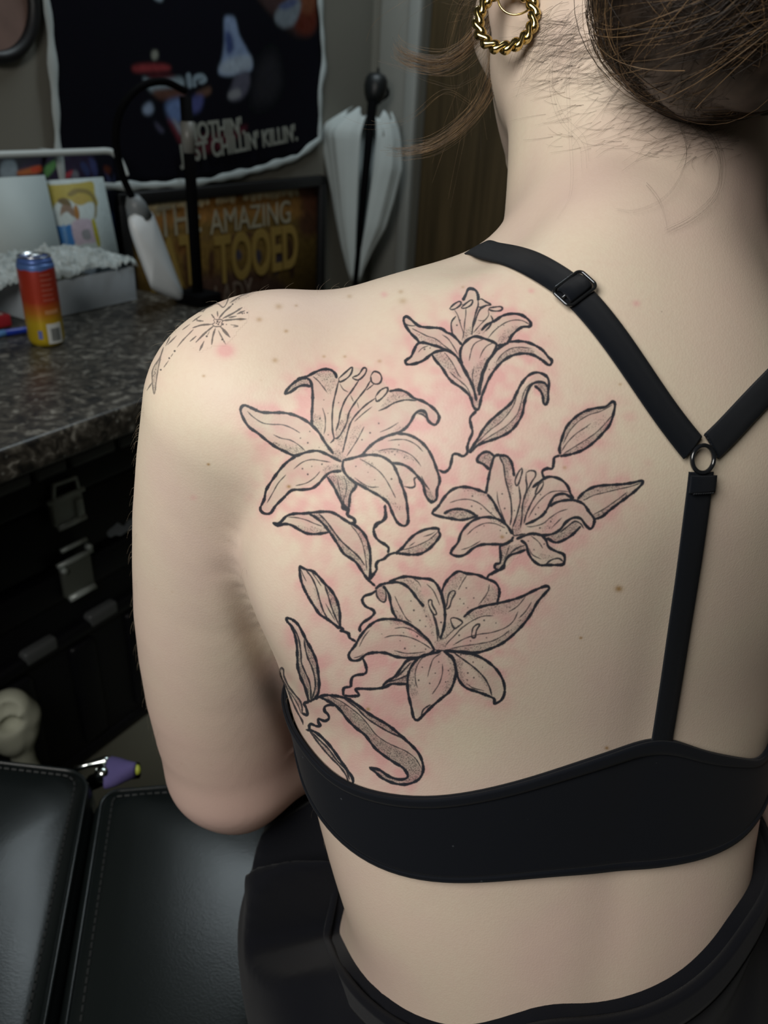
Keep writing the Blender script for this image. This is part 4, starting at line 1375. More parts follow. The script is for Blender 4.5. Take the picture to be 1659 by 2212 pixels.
# strap slider: wire frame with the strap looped over its middle bar
i0 = int(np.argmin([np.hypot(*((lambda q: (829.5 + FPX * ((q - CC) @ CR) / ((q - CC) @ CF) - 1241, 1106 - FPX * ((q - CC) @ CU) / ((q - CC) @ CF) - 633))(q))) for q in LS_P]))
p, n = LS_P[i0], LS_N[i0]
t_ = LS_P[i0 + 1] - LS_P[i0 - 1]; t_ /= np.linalg.norm(t_); s_ = np.cross(t_, n); s_ /= np.linalg.norm(s_)


def rrect(a, b, r, m=6):
    out = []
    for cx, cy, a0 in ((a - r, b - r, 0), (-a + r, b - r, 90), (-a + r, -b + r, 180), (a - r, -b + r, 270)):
        for q in range(m + 1):
            w_ = math.radians(a0 + 90 * q / m)
            out.append((cx + r * math.cos(w_), cy + r * math.sin(w_)))
    return out


M_SLIDE = plain('polished_black_metal', (0.06, 0.064, 0.07), 0.14, 0.85, spec=0.8)
sl = tube('strap_slider', [p + n * 0.0042 + t_ * x + s_ * y for x, y in rrect(0.0052, 0.0080, 0.0024)], 0.00075, M_SLIDE, person, 8, True)
tube('slider_bar', [p + n * 0.0042 + s_ * y for y in (-0.0072, 0.0, 0.0072)], 0.0006, M_SLIDE, sl, 8)
LP = [p + n * h + t_ * x for x, h in ((-0.0032, 0.0034), (-0.0026, 0.0043), (-0.001, 0.0048), (0.001, 0.0048), (0.0026, 0.0043), (0.0032, 0.0034))]
LN = [n + t_ * x for x in (-0.8, -0.5, -0.15, 0.15, 0.5, 0.8)]
LN = [q / np.linalg.norm(q) for q in LN]
ribbon('strap_loop', LP, LN, 0.0053, M_STRAP, sl, lift=0.0)

# ---- trousers: hips, thighs, shins as one garment, cut along the waist
HIP_L, KN_L, AN_L = (0.030, 0.335, 0.690), (-0.075, 0.760, 0.675), (-0.060, 0.800, 0.240)
HIP_R, KN_R, AN_R = (0.215, 0.350, 0.690), (0.250, 0.800, 0.675), (0.245, 0.840, 0.240)
waist = edge_curve([(722, 1985), (745, 2040), (790, 2110), (860, 2170), (930, 2204), (1000, 2216), (1080, 2198), (1190, 2166), (1300, 2166), (1440, 2116), (1530, 2040), (1585, 1960)],
                   [(188, 0.842), (165, 0.835), (130, 0.82), (110, 0.815), (80, 0.82), (50, 0.835), (25, 0.842), (8, 0.845)])


def pants_sdf(P):
    d = torso_sdf(P) - 0.008
    h = ellip(P, (0.130, 0.325, 0.690), (0.178, 0.118, 0.092), 8)
    h = smin(h, ellip(P, (0.050, 0.300, 0.665), (0.098, 0.10, 0.075), 8), 0.03)
    h = smin(h, ellip(P, (0.205, 0.310, 0.665), (0.098, 0.10, 0.075), 8), 0.03)
    for H, K, A in ((HIP_L, KN_L, AN_L), (HIP_R, KN_R, AN_R)):
        q = capsule(P, H, K, 0.088, 0.064)
        q = smin(q, capsule(P, K, A, 0.062, 0.046), 0.03)
        h = smin(h, q, 0.04)
    h = smin(h, ellip(P, (-0.020, 0.355, 0.690), (0.068, 0.100, 0.085), 20), 0.03)
    h = smin(h, capsule(P, (-0.070, 0.372, 0.738), (-0.01, 0.40, 0.765), 0.012, 0.03), 0.02)
    d = smin(d, h, 0.02)
    # folds in the cloth
    fx = P[:, 0] * 1.0; fz = P[:, 2]
    wr = np.sin(62 * fz + 26 * fx + 9 * P[:, 1] + 2.0 * np.sin(31 * fx + 8 * P[:, 1])) + 0.6 * np.sin(105 * fz - 44 * P[:, 1] + 1.7 * np.sin(40 * fx))
    d = d + 0.0022 * wr * np.clip((0.84 - fz) / 0.06, 0, 1)
    ang = np.arctan2(P[:, 1] - AX[1], P[:, 0] - AX[0])
    zw = waist(ang)
    d = smax(d, P[:, 2] - zw, 0.004)
    d = np.where(P[:, 1] < 0.64, np.maximum(d, 0.598 - P[:, 2]), d)
    d = np.maximum(d, 0.27 - P[:, 2])
    return d


PV, PQ = surface_nets(pants_sdf, (-0.20, 0.14, 0.25), (0.38, 0.95, 0.90), 0.005, 3)
pants = mesh_obj('trousers', PV, PQ, M_PANTS, person, True)
wrap_band('waistband', waist, lambda a: waist(a) - 0.018, 0.0095, M_PANTS, pants, 0.005, 0.0, 1.05, 6, torso_sdf)
# shoes
M_SHOE = plain('black_canvas', (0.012, 0.012, 0.014), 0.8, bump=0.3)
M_SOLE = plain('white_rubber', (0.5, 0.5, 0.48), 0.6)
for A_ in (AN_L, AN_R):
    def shoe(P, A_=A_):
        d = capsule(P, (A_[0], A_[1], 0.25), (A_[0], A_[1] - 0.01, 0.08), 0.043, 0.038)
        d = smin(d, capsule(P, (A_[0], A_[1] - 0.02, 0.055), (A_[0] - 0.01, A_[1] + 0.15, 0.045), 0.040, 0.036), 0.03)
        return np.maximum(d, 0.02 - P[:, 2])
    v, q = surface_nets(shoe, (A_[0] - 0.07, A_[1] - 0.1, 0.0), (A_[0] + 0.07, A_[1] + 0.22, 0.32), 0.006, 2)
    s = mesh_obj('shoe', v, q, M_SHOE, person, True)
    bm = bmesh.new()
    out = [(A_[0] + x, A_[1] + y) for x, y in ((0.034, -0.05), (0.038, 0.03), (0.036, 0.12), (0.018, 0.185), (-0.018, 0.19), (-0.044, 0.13), (-0.042, 0.03), (-0.036, -0.05), (0, -0.068))]
    lo_ = [bm.verts.new((x, y, 0.0)) for x, y in out]; hi_ = [bm.verts.new((x, y, 0.024)) for x, y in out]
    for i in range(len(out)):
        bm.faces.new((lo_[i - 1], lo_[i], hi_[i], hi_[i - 1]))
    bm.faces.new(lo_[::-1]); bm.faces.new(hi_)
    bm_obj('sole', bm, M_SOLE, s)
# ================================================================ HAIR, EARRINGS
def hair_mat(name, col, rough=0.42):
    m, nt, b = mat_new(name)
    t = nt.nodes.new('ShaderNodeTexCoord')
    n = nt.nodes.new('ShaderNodeTexNoise'); n.inputs['Scale'].default_value = 160; n.inputs['Detail'].default_value = 2
    mp = nt.nodes.new('ShaderNodeMapping'); mp.inputs['Scale'].default_value = (1, 1, 0.35)
    nt.links.new(t.outputs['Object'], mp.inputs['Vector']); nt.links.new(mp.outputs['Vector'], n.inputs['Vector'])
    r = nt.nodes.new('ShaderNodeValToRGB')
    r.color_ramp.elements[0].position = 0.3; r.color_ramp.elements[0].color = (*[c * 0.45 for c in col], 1)
    r.color_ramp.elements[1].position = 0.75; r.color_ramp.elements[1].color = (*[c * 1.5 for c in col], 1)
    nt.links.new(n.outputs['Fac'], r.inputs['Fac']); nt.links.new(r.outputs['Color'], b.inputs['Base Color'])
    b.inputs['Roughness'].default_value = rough
    return m


M_HAIR = hair_mat('brown_hair', (0.022, 0.0145, 0.010))
M_HAIRL = hair_mat('light_brown_hair', (0.17, 0.105, 0.052))
M_DOWN = hair_mat('fine_blond_down', (0.30, 0.24, 0.17))


def strands_obj(name, strands, mat, parent):
    V, F = [], []
    b0 = 0
    for pts, r in strands:
        pts = np.asarray(pts); n = len(pts)
        T = np.gradient(pts, axis=0); T /= np.linalg.norm(T, axis=1)[:, None] + 1e-12
        ref = np.array([0.31, 0.52, 0.79])
        u = np.cross(T, ref); u /= np.linalg.norm(u, axis=1)[:, None] + 1e-12
        v = np.cross(T, u)
        rr = r * np.linspace(1, 0.35, n)[:, None]
        for k in range(3):
            a = 2 * math.pi * k / 3
            V.append(pts + rr * (math.cos(a) * u + math.sin(a) * v))
        i = np.arange(n - 1)
        for k in range(3):
            k2 = (k + 1) % 3
            F.append(np.stack([b0 + k * n + i, b0 + k2 * n + i, b0 + k2 * n + i + 1, b0 + k * n + i + 1], 1))
        b0 += 3 * n
    V = np.concatenate(V); F = np.concatenate(F)
    me = bpy.data.meshes.new(name)
    me.vertices.add(len(V)); me.vertices.foreach_set('co', V.astype(np.float32).ravel())
    me.loops.add(F.size); me.loops.foreach_set('vertex_index', F.astype(np.int32).ravel())
    me.polygons.add(len(F)); me.polygons.foreach_set('loop_start', np.arange(0, F.size, 4, dtype=np.int32))
    me.polygons.foreach_set('use_smooth', np.ones(len(F), bool))
    me.update(calc_edges=True); me.validate()
    me.materials.append(mat)
    o = link(bpy.data.objects.new(name, me), parent)
    o['kind'] = 'stuff'
    return o




def sd(px, py, lift=0.0):
    """distance of the skin there, less a lift"""
    d = ray(px, py); L_ = np.linalg.norm(d)
    h = BVH.ray_cast(Vector(CC), Vector(d / L_))
    return (h[3] / L_ - lift) if h[0] is not None else 0.40


def on_head(px, py, lift):
    return at_depth(px, py, sd(px, py, lift))


BUN_C = on_head(1585, -20, 0.040)
MASS = [on_head(x, y, l) for x, y, l in ((1335, -30, 0.004), (1400, 55, 0.006), (1480, 105, 0.008), (1570, 130, 0.012), (1660, 140, 0.014))]


def hair_sdf(P):
    q = (P - HEAD_C.astype(np.float32)) @ _hr.astype(np.float32)
    rad = np.array((0.083, 0.104, 0.101), np.float32); qq = q - np.array((0, -0.005, 0.012), np.float32)
    k0 = np.sqrt(((qq / rad) ** 2).sum(1)); k1 = np.sqrt(((qq / (rad * rad)) ** 2).sum(1)) + 1e-9
    d = k0 * (k0 - 1) / k1
    line = 0.020 + np.where(q[:, 1] > 0, 0.42, 0.95) * q[:, 1] - 0.012 * np.exp(-((np.abs(q[:, 0]) - 0.078) / 0.02) ** 2)
    d = smax(d, line - q[:, 2], 0.012)
    d = smin(d, capsule(P, hp(-0.02, -0.085, -0.03), BUN_C, 0.032, 0.040), 0.03)
    d = smin(d, ellip(P, BUN_C, (0.062, 0.046, 0.044), 30), 0.02)
    for i in range(4):
        d = smin(d, capsule(P, MASS[i], MASS[i + 1], 0.0125 + 0.0025 * i, 0.0150 + 0.0025 * i), 0.015)
    d = smin(d, capsule(P, MASS[2], BUN_C, 0.02, 0.04), 0.02)
    d = d + 0.0025 * np.sin(150 * P[:, 0] + 60 * P[:, 2] + 2 * np.sin(90 * P[:, 1])) * np.exp(-((P - BUN_C.astype(np.float32)) ** 2).sum(1) / 0.08 ** 2)
    return d


HV, HQ = surface_nets(hair_sdf, (-0.02, 0.26, 1.20), (0.32, 0.70, 1.50), 0.004, 2)
hair = mesh_obj('hair', HV, HQ, M_HAIR, person, True)
hair['label'] = 'brown hair gathered in a loose low bun'
HB = BVHTree.FromPolygons([Vector(v) for v in HV], [list(map(int, q)) for q in HQ])


def cam_path(pts, n=8):
    """picture-measured curl turned into a curve in space: x, y, distance"""
    q = catmull([(a, b, c * 1000) for a, b, c in pts], n)
    return np.array([at_depth(a, b, c / 1000) for a, b, c in q])


dark, light, down = [], [], []


def jit(p, amp, n=None):
    k = len(p); t = np.linspace(0, 1, k)[:, None]
    a, b, c = [rng.normal(0, amp, 3) for _ in range(3)]
    return p + a * (1 - t) + b * t + c * np.sin(t * math.pi) * 1.2


# strands combed over the nape into the bun
G0 = cam_path([(x, y, sd(x, y, l)) for x, y, l in ((1278, -40, .004), (1300, 40, .004), (1345, 110, .004), (1420, 165, .005), (1510, 202, .006), (1600, 212, .010), (1690, 205, .014))])
G1 = cam_path([(x, y, sd(x, y, l)) for x, y, l in ((1400, -60, .018), (1425, 0, .022), (1480, 50, .028), (1560, 80, .036), (1640, 80, .042), (1710, 60, .046))])
G1 = np.stack([np.interp(np.linspace(0, 1, len(G0)), np.linspace(0, 1, len(G1)), G1[:, q]) for q in range(3)], 1)
for i in range(620):
    t = rng.random() ** 0.8
    p = G0 * (1 - t) + G1 * t
    s0, s1 = sorted(rng.choice(len(p), 2, replace=False))
    if s1 - s0 < 14: s0, s1 = 0, len(p) - 1
    p = jit(p, 0.0016)[s0:s1 + 1]
    (light if rng.random() < 0.30 else dark).append((p, rng.uniform(0.00010, 0.0002)))
# loops round the bun
FAM = [rng.normal(0, 1, 3) for _ in range(14)]
for i in range(2600):
    n_ = FAM[i % 14] + rng.normal(0, 0.16, 3); n_ /= np.linalg.norm(n_)
    u = np.cross(n_, rng.normal(0, 1, 3)); u /= np.linalg.norm(u); v = np.cross(n_, u)
    a0, a1 = rng.uniform(0, 6.28), rng.uniform(0.8, 2.4)
    off = np.clip(rng.normal(0.35 * math.sin(i % 14 * 2.1), 0.16), -0.85, 0.85)
    A = np.linspace(a0, a0 + a1, 14)[:, None]
    c = math.sqrt(1 - off * off)
    d = (np.cos(A) * u + np.sin(A) * v) * c + n_ * off
    Rz = np.array(Matrix.Rotation(math.radians(30), 3, 'Z'))
    p = BUN_C + (d * (np.array([0.062, 0.046, 0.044]) * rng.uniform(1.0, 1.07 + 0.03 * math.sin(i % 14 * 3.3)))) @ Rz.T
    (light if rng.random() < 0.38 else dark).append((jit(p, 0.0012), rng.uniform(0.00010, 0.00022)))
# short hairs lying on the nape below the hairline
for i in range(1900):
    x, y = rng.uniform(1165, 1600), rng.uniform(40, 345)
    lim = np.interp(x, (1165, 1240, 1330, 1450, 1600), (30, 60, 110, 190, 235))
    if y < lim - 12: continue
    fall = math.exp(-max(0, y - lim) / 95.0)
    if rng.random() > fall: continue
    L = rng.uniform(40, 135) * (0.6 + 0.4 * fall); a = rng.normal(0.28, 0.28); cv = rng.normal(0, 0.5)
    px = []
    for k in range(8):
        px.append((x, y)); x -= L / 7 * math.cos(a); y += L / 7 * math.sin(a); a += cv / 7 + rng.normal(0, 0.02)
    q = []
    for k, (xx, yy) in enumerate(px):
        h, n = on_skin(xx, yy)
        if h is None: break
        q.append(h + n * (0.0004 + 0.0009 * k / 7))
    if len(q) > 4: (light if rng.random() < 0.35 else dark).append((np.array(q), rng.uniform(0.00004, 0.00007)))


def skin_curl(pts, num, spread, r=0.00006, store=None, lift=0.001):
    for i in range(num):
        o = rng.normal(0, spread, 2); o2 = rng.normal(0, spread, 2)
        q = []
        c = catmull(pts, 7)
        for k, (x, y) in enumerate(c):
            t = k / (len(c) - 1)
            h, n = on_skin(x + o[0] * (1 - t) + o2[0] * t, y + o[1] * (1 - t) + o2[1] * t)
            if h is None: break
            q.append(h + n * (lift + 0.002 * math.sin(t * 3.1)))
        if len(q) > 6: (store if store is not None else dark).append((np.array(q), r))


skin_curl([(1490, 250), (1535, 310), (1548, 370), (1535, 430), (1490, 475), (1440, 500)], 9, 7, 0.00004)
skin_curl([(1465, 262), (1480, 330), (1465, 390), (1425, 440), (1370, 462), (1330, 455)], 3, 4, 0.00004)
skin_curl([(1232, 40), (1200, 120), (1198, 200), (1220, 270), (1260, 320), (1268, 370)], 3, 6, 0.00004)
skin_curl([(1286, 60), (1288, 120), (1300, 170), (1335, 205), (1400, 235)], 8, 12, 0.00004)
skin_curl([(1395, 400), (1420, 450), (1440, 500)], 2, 4, 0.00004)
skin_curl([(1255, 30), (1238, 150), (1243, 300), (1242, 420), (1210, 475)], 2, 5, 0.00003)
for i in range(70):      # wisps behind the ear
    x0, y0 = rng.uniform(1165, 1290), rng.uniform(5, 120)
    skin_curl([(x0, y0), (x0 - 30, y0 + rng.uniform(15, 45)), (x0 - rng.uniform(50, 80), y0 + rng.uniform(50, 110))], 1, 3, 0.00007)
# loose locks beside the face
def _px(P_):
    v_ = P_ - CC; z_ = v_ @ CF
    return (829.5 + FPX * (v_ @ CR) / z_, 1106 - FPX * (v_ @ CU) / z_, z_)


def lock(pts, num, sp0, sp1, r=0.00012, li=0.78):
    pts = [_px(hp(-0.074, 0.012, 0.050)), _px(hp(-0.086, 0.020, 0.015))] + list(pts)      # rooted in the hair above the ear
    g = cam_path(pts, 9)
    for i in range(num):
        t = np.linspace(0, 1, len(g))[:, None]
        a = rng.normal(0, 1, 3); b = rng.normal(0, 1, 3)
        e = int(len(g) * rng.uniform(0.86, 1.0))
        p = (g + a * sp0 * (1 - t) + b * sp1 * t + rng.normal(0, 1, 3) * 0.002 * np.sin(t * math.pi))[:e]
        (light if rng.random() < li else dark).append((p, r * rng.uniform(0.7, 1.4)))


lock([(1100, -60, 0.44), (1065, 20, 0.44), (1035, 70, 0.44), (1000, 110, 0.44), (955, 136, 0.44), (905, 132, 0.44), (870, 118, 0.44), (855, 92, 0.44)], 130, 0.0011, 0.0026)
lock([(1090, 30, 0.445), (1072, 120, 0.445), (1058, 185, 0.445), (1030, 240, 0.445), (980, 290, 0.445), (925, 322, 0.445), (870, 330, 0.445), (835, 326, 0.445)], 60, 0.0012, 0.0028)
lock([(1110, -40, 0.45), (1030, -10, 0.45), (1005, 30, 0.45), (990, 100, 0.45), (985, 160, 0.45)], 26, 0.003, 0.006, 0.00008)
lock([(1050, -20, 0.45), (1000, 10, 0.45), (960, 8, 0.45)], 10, 0.003, 0.004, 0.00008)
lock([(1060, 100, 0.45), (1000, 185, 0.45), (930, 180, 0.45), (850, 150, 0.45), (760, 118, 0.45)], 3, 0.004, 0.004, 0.00007)
lock([(1056, 200, 0.45), (960, 190, 0.45), (880, 250, 0.45), (800, 262, 0.45), (745, 240, 0.45)], 3, 0.004, 0.004, 0.00007)
lock([(1040, 100, 0.45), (1010, 200, 0.45), (985, 300, 0.45), (960, 420, 0.45)], 7, 0.008, 0.014, 0.00007)
lock([(1060, 0, 0.45), (1020, 130, 0.45), (1025, 230, 0.45), (1030, 330, 0.45)], 9, 0.006, 0.010, 0.00007)
lock([(1000, -60, 0.45), (915, -20, 0.45), (850, 20, 0.45), (835, 60, 0.45)], 5, 0.004, 0.008, 0.00007)
strands_obj('hair_strands', dark, M_HAIR, hair)
strands_obj('light_hair_strands', light, M_HAIRL, hair)
# down on the arm and along the shoulder
nv = nrm
idx = np.nonzero((BODY_V[:, 0] < -0.02) & (BODY_V[:, 2] > 0.84) & (BODY_V[:, 2] < 1.18) & (BODY_V[:, 1] > 0.30))[0]
vd = BODY_V - CC; vd /= np.linalg.norm(vd, axis=1)[:, None]
fac = np.abs((vd * nv).sum(1))
idx = idx[fac[idx] < 0.22]
for i in rng.choice(idx, min(240, len(idx)), replace=False):
    p, n = BODY_V[i], nv[i]
    g = np.array([-0.15, -0.1, -1.0]); g = g - n * (g @ n); g /= np.linalg.norm(g) + 1e-9
    if p[2] > 1.13: g = np.array([0.6, 0.1, 0.3]) * rng.choice((-1, 1))
    L = rng.uniform(0.003, 0.008)
    t = np.linspace(0, 1, 6)[:, None]
    down.append((p + n * L * 0.55 * (t - 0.35 * t * t) + g * L * t * t + rng.normal(0, 0.0008, 3) * t, 0.00004))
strands_obj('arm_hair', down, M_DOWN, person)

# ---- earrings
M_GOLD = plain('polished_gold', (0.66, 0.50, 0.20), 0.17, 1.0)


def hoop(cx, cy, d, R):
    c = at_depth(cx, cy, d)
    return c, CR * 0.95 - CF * 0.22, CU * 0.97 - CF * 0.06


c, hx, hy = hoop(1093, 41, sd(1120, 95, 0.010), 0)
hx = hx / np.linalg.norm(hx); hy = hy - hx * (hy @ hx); hy /= np.linalg.norm(hy); hz = np.cross(hx, hy)
R0 = 0.0142
A = np.linspace(0, 2 * math.pi, 220, endpoint=False)
bm = bmesh.new()
for ph in (0, math.pi):
    tw = 8.0 * A + ph
    rad = R0 + 0.00115 * np.cos(tw)
    pts = [c + (hx * math.cos(a) + hy * math.sin(a)) * r_ + hz * 0.00115 * math.sin(t_) for a, r_, t_ in zip(A, rad, tw)]
    tube_bm(bm, pts, 0.00195 + 0.0004 * np.cos(16 * A), 10, True)
eh = bm_obj('hoop_earring', bm, M_GOLD, person, True)
eh['label'] = 'thick twisted gold hoop'
c2 = at_depth(1118, -12, sd(1118, 10, 0.010))
A = np.linspace(0, 2 * math.pi, 60, endpoint=False)
e2 = tube('hoop_earring', [c2 + (hx * math.cos(a) + hy * math.sin(a)) * 0.0098 for a in A], 0.00055, M_GOLD, person, 8, True)
e2['label'] = 'thin plain gold hoop'
# ================================================================ THE ROOM
def rbox(name, a0, a1, b0, b1, z0, z1, mat, parent=None, bevel=0.0, seg=2):
    bm = bmesh.new()
    vs = [bm.verts.new(room(a, b, z)) for a in (a0, a1) for b in (b0, b1) for z in (z0, z1)]
    for f in ((0, 1, 3, 2), (4, 6, 7, 5), (0, 4, 5, 1), (2, 3, 7, 6), (0, 2, 6, 4), (1, 5, 7, 3)):
        bm.faces.new([vs[i] for i in f])
    if bevel:
        bmesh.ops.bevel(bm, geom=bm.edges[:], offset=bevel, segments=seg, affect='EDGES', profile=0.5)
    return bm_obj(name, bm, mat, parent, bool(bevel))


def structure(o):
    o['kind'] = 'structure'; return o


M_WALL = plain('taupe_wall_paint', (0.175, 0.168, 0.140), 0.75, noise_amt=0.06, noise_scale=6, bump=0.1, bump_scale=350)
M_FLOOR = plain('grey_vinyl_floor', (0.145, 0.145, 0.110), 0.5, noise_amt=0.12, noise_scale=5)
M_CEIL = plain('white_ceiling_paint', (0.55, 0.55, 0.53), 0.9, noise_amt=0.04, noise_scale=9)
M_TRIM = plain('grey_trim_paint', (0.245, 0.245, 0.220), 0.5, noise_amt=0.05)
RL, RW, RH = 4.3, 3.4, 2.55
structure(rbox('floor', -0.12, RL + 0.12, -0.12, RW + 0.12, -0.1, 0.0, M_FLOOR))
structure(rbox('ceiling', -0.12, RL + 0.12, -0.12, RW + 0.12, RH, RH + 0.1, M_CEIL))
structure(rbox('wall_left', -0.12, RL + 0.12, -0.12, 0.0, 0.0, RH, M_WALL))
structure(rbox('wall_front', RL, RL + 0.12, 0.0, RW, 0.0, RH, M_WALL))
structure(rbox('wall_right', -0.12, RL + 0.12, RW, RW + 0.12, 0.0, RH, M_WALL))
DX0, DX1, DH = 0.165, 1.02, 2.04
wb = structure(rbox('wall_back', -0.12, 0.0, DX1, RW, 0.0, RH, M_WALL))
structure(rbox('wall_back', -0.12, 0.0, 0.0, DX0, 0.0, RH, M_WALL))
structure(rbox('wall_back', -0.12, 0.0, DX0, DX1, DH, RH, M_WALL))
structure(rbox('baseboard_left', 0.0, RL, 0.0, 0.014, 0.0, 0.09, M_TRIM))
structure(rbox('baseboard_back', 0.0, 0.014, DX1 + 0.09, RW, 0.0, 0.09, M_TRIM))
# door casing: two stepped boards up the side and one over the top
tr = structure(rbox('trim_1', 0.0, 0.016, DX0 - 0.13, DX0 - 0.02, 0.0, DH + 0.10, M_TRIM, None, 0.003))
structure(rbox('trim_2', 0.0, 0.024, DX0 - 0.035, DX0, 0.0, DH + 0.02, plain('pale_casing_edge', (0.30, 0.31, 0.29), 0.45), None, 0.003))
structure(rbox('trim_3', 0.0, 0.018, DX1, DX1 + 0.09, 0.0, DH + 0.10, M_TRIM, None, 0.003))
structure(rbox('trim_4', 0.0, 0.018, DX0 - 0.13, DX1 + 0.09, DH, DH + 0.10, M_TRIM, None, 0.003))
# wooden door
M_DOOR, nt, b = mat_new('brown_stained_wood')
t = nt.nodes.new('ShaderNodeTexCoord'); mp = nt.nodes.new('ShaderNodeMapping'); mp.inputs['Scale'].default_value = (22, 22, 0.9)
nn = nt.nodes.new('ShaderNodeTexNoise'); nn.inputs['Scale'].default_value = 2.2; nn.inputs['Detail'].default_value = 6; nn.inputs['Distortion'].default_value = 0.6
cr = nt.nodes.new('ShaderNodeValToRGB')
cr.color_ramp.elements[0].position = 0.35; cr.color_ramp.elements[0].color = (0.050, 0.034, 0.014, 1)
cr.color_ramp.elements[1].position = 0.72; cr.color_ramp.elements[1].color = (0.105, 0.072, 0.032, 1)
nt.links.new(t.outputs['Object'], mp.inputs['Vector']); nt.links.new(mp.outputs['Vector'], nn.inputs['Vector'])
nt.links.new(nn.outputs['Fac'], cr.inputs['Fac']); nt.links.new(cr.outputs['Color'], b.inputs['Base Color']); b.inputs['Roughness'].default_value = 0.5
dr = structure(rbox('door_1', -0.075, -0.035, DX0 + 0.003, DX1 - 0.003, 0.01, DH - 0.003, M_DOOR, None, 0.003))
M_STEEL = plain('brushed_steel', (0.55, 0.55, 0.54), 0.3, 1.0)
bm = bmesh.new()
hc = [room(-0.035 + q, DX1 - 0.07, 1.0) for q in (0.0, 0.012, 0.013, 0.045, 0.048, 0.065, 0.070)]
tube_bm(bm, hc, [0.028, 0.028, 0.011, 0.011, 0.022, 0.026, 0.012], 16)
bm_obj('door_handle', bm, M_STEEL, dr, True)


# ---------------------------------------------------------------- printed sheets: drawn as flat colour fields
def sheet_image(name, w, h, base, fields, blur=1, speck=0.0):
    A = np.ones((h, w, 3), np.float32) * np.array(base, np.float32)
    for col, pts, soft in fields:
        q = np.asarray(pts, float) * np.array([w, h])
        if len(q) > 3: q = catmull(q, 4, True)
        x0, y0, mk = poly_mask(q, (h, w))
        if mk.size == 0: continue
        pad = soft * 3 + 1
        mf = boxblur(np.pad(mk.astype(np.float32), pad), max(soft, 1), 2) if soft else np.pad(mk.astype(np.float32), pad)
        ya, yb, xa, xb = max(y0 - pad, 0), min(y0 - pad + mf.shape[0], h), max(x0 - pad, 0), min(x0 - pad + mf.shape[1], w)
        mf = mf[ya - (y0 - pad):yb - (y0 - pad), xa - (x0 - pad):xb - (x0 - pad), None]
        A[ya:yb, xa:xb] = A[ya:yb, xa:xb] * (1 - mf) + np.array(col, np.float32) * mf
    if speck:
        n_ = boxblur(rng.random((h, w)).astype(np.float32), 3, 2); n_ = (n_ - n_.mean()) / n_.std()
        A *= np.clip(1 + speck * n_[..., None], 0.3, 2.0)
    im = bpy.data.images.new(name, w, h, alpha=False, is_data=True)
    px = np.ones((h, w, 4), np.float32); px[..., :3] = np.clip(A, 0, 1)[::-1]
    im.pixels.foreach_set(px.ravel()); im.pack()
    return im


def print_mat(name, im, rough=0.7):
    m, nt, b = mat_new(name)
    u = nt.nodes.new('ShaderNodeUVMap'); u.uv_map = 'print'
    x = nt.nodes.new('ShaderNodeTexImage'); x.image = im; x.extension = 'EXTEND'
    nt.links.new(u.outputs['UV'], x.inputs['Vector']); nt.links.new(x.outputs['Color'], b.inputs['Base Color'])
    b.inputs['Roughness'].default_value = rough
    b.inputs['Specular IOR Level'].default_value = 0.08
    return m


def grid_sheet(name, fn, nu, nv, mat, parent, thick=0.0):
    """sheet through fn(u, v), v down from the top; keeps u, v as print coordinates"""
    V = [fn(i / nu, j / nv) for j in range(nv + 1) for i in range(nu + 1)]
    F = [(j * (nu + 1) + i, (j + 1) * (nu + 1) + i, (j + 1) * (nu + 1) + i + 1, j * (nu + 1) + i + 1) for j in range(nv) for i in range(nu)]
    o = mesh_obj(name, V, F, mat, parent, True)
    uv = o.data.uv_layers.new(name='print')
    q = np.array([[i / nu, 1 - j / nv] for j in range(nv + 1) for i in range(nu + 1)], np.float32)
    li = np.empty(len(o.data.loops), np.int32); o.data.loops.foreach_get('vertex_index', li)
    uv.data.foreach_set('uv', q[li].ravel())
    if thick:
        md = o.modifiers.new('thickness', 'SOLIDIFY'); md.thickness = thick; md.offset = -1
    return o


def wall_text(name, body_, a, z, b, size, mat, parent, rot=0.0, sx=1.0, extrude=0.0008, align='LEFT', offset=0.0):
    cu = bpy.data.curves.new(name, 'FONT'); cu.body = body_; cu.size = size; cu.extrude = extrude; cu.align_x = align
    cu.offset = offset
    cu.materials.append(mat)
    o = bpy.data.objects.new(name, cu)
    X, Y, Z = E1, EZ, E2
    cR, sR = math.cos(rot), math.sin(rot)
    xx = (X * cR + Y * sR) * sx; yy = -X * sR + Y * cR
    p = room(a, b, z)
    M = Matrix(((xx[0], yy[0], Z[0], p[0]), (xx[1], yy[1], Z[1], p[1]), (xx[2], yy[2], Z[2], p[2]), (0, 0, 0, 1)))
    COL.objects.link(o)
    bpy.context.view_layer.update()
    me = bpy.data.meshes.new_from_object(o.evaluated_get(bpy.context.evaluated_depsgraph_get()))
    bpy.data.objects.remove(o)
    me.name = name
    o = bpy.data.objects.new(name, me); COL.objects.link(o)
    o.matrix_world = M
    if parent is not None:
        o.parent = parent; o.matrix_parent_inverse = parent.matrix_world.inverted()
    return o


# ---- tapestry on the left wall
TA0, TA1, TZ0, TZ1 = wall_pt(100, 100)[0], wall_pt(690, 150)[0], wall_pt(128, 390)[2], 2.02
TZ0 = 0.985


def tap_uv(px, py):
    a, _, z = wall_pt(px, py, 0.012)
    return ((TA0 - a) / (TA0 - TA1), (TZ1 - z) / (TZ1 - TZ0))


def tp(txt):
    return [tap_uv(*[float(c) for c in p.split(',')]) for p in txt.split()]


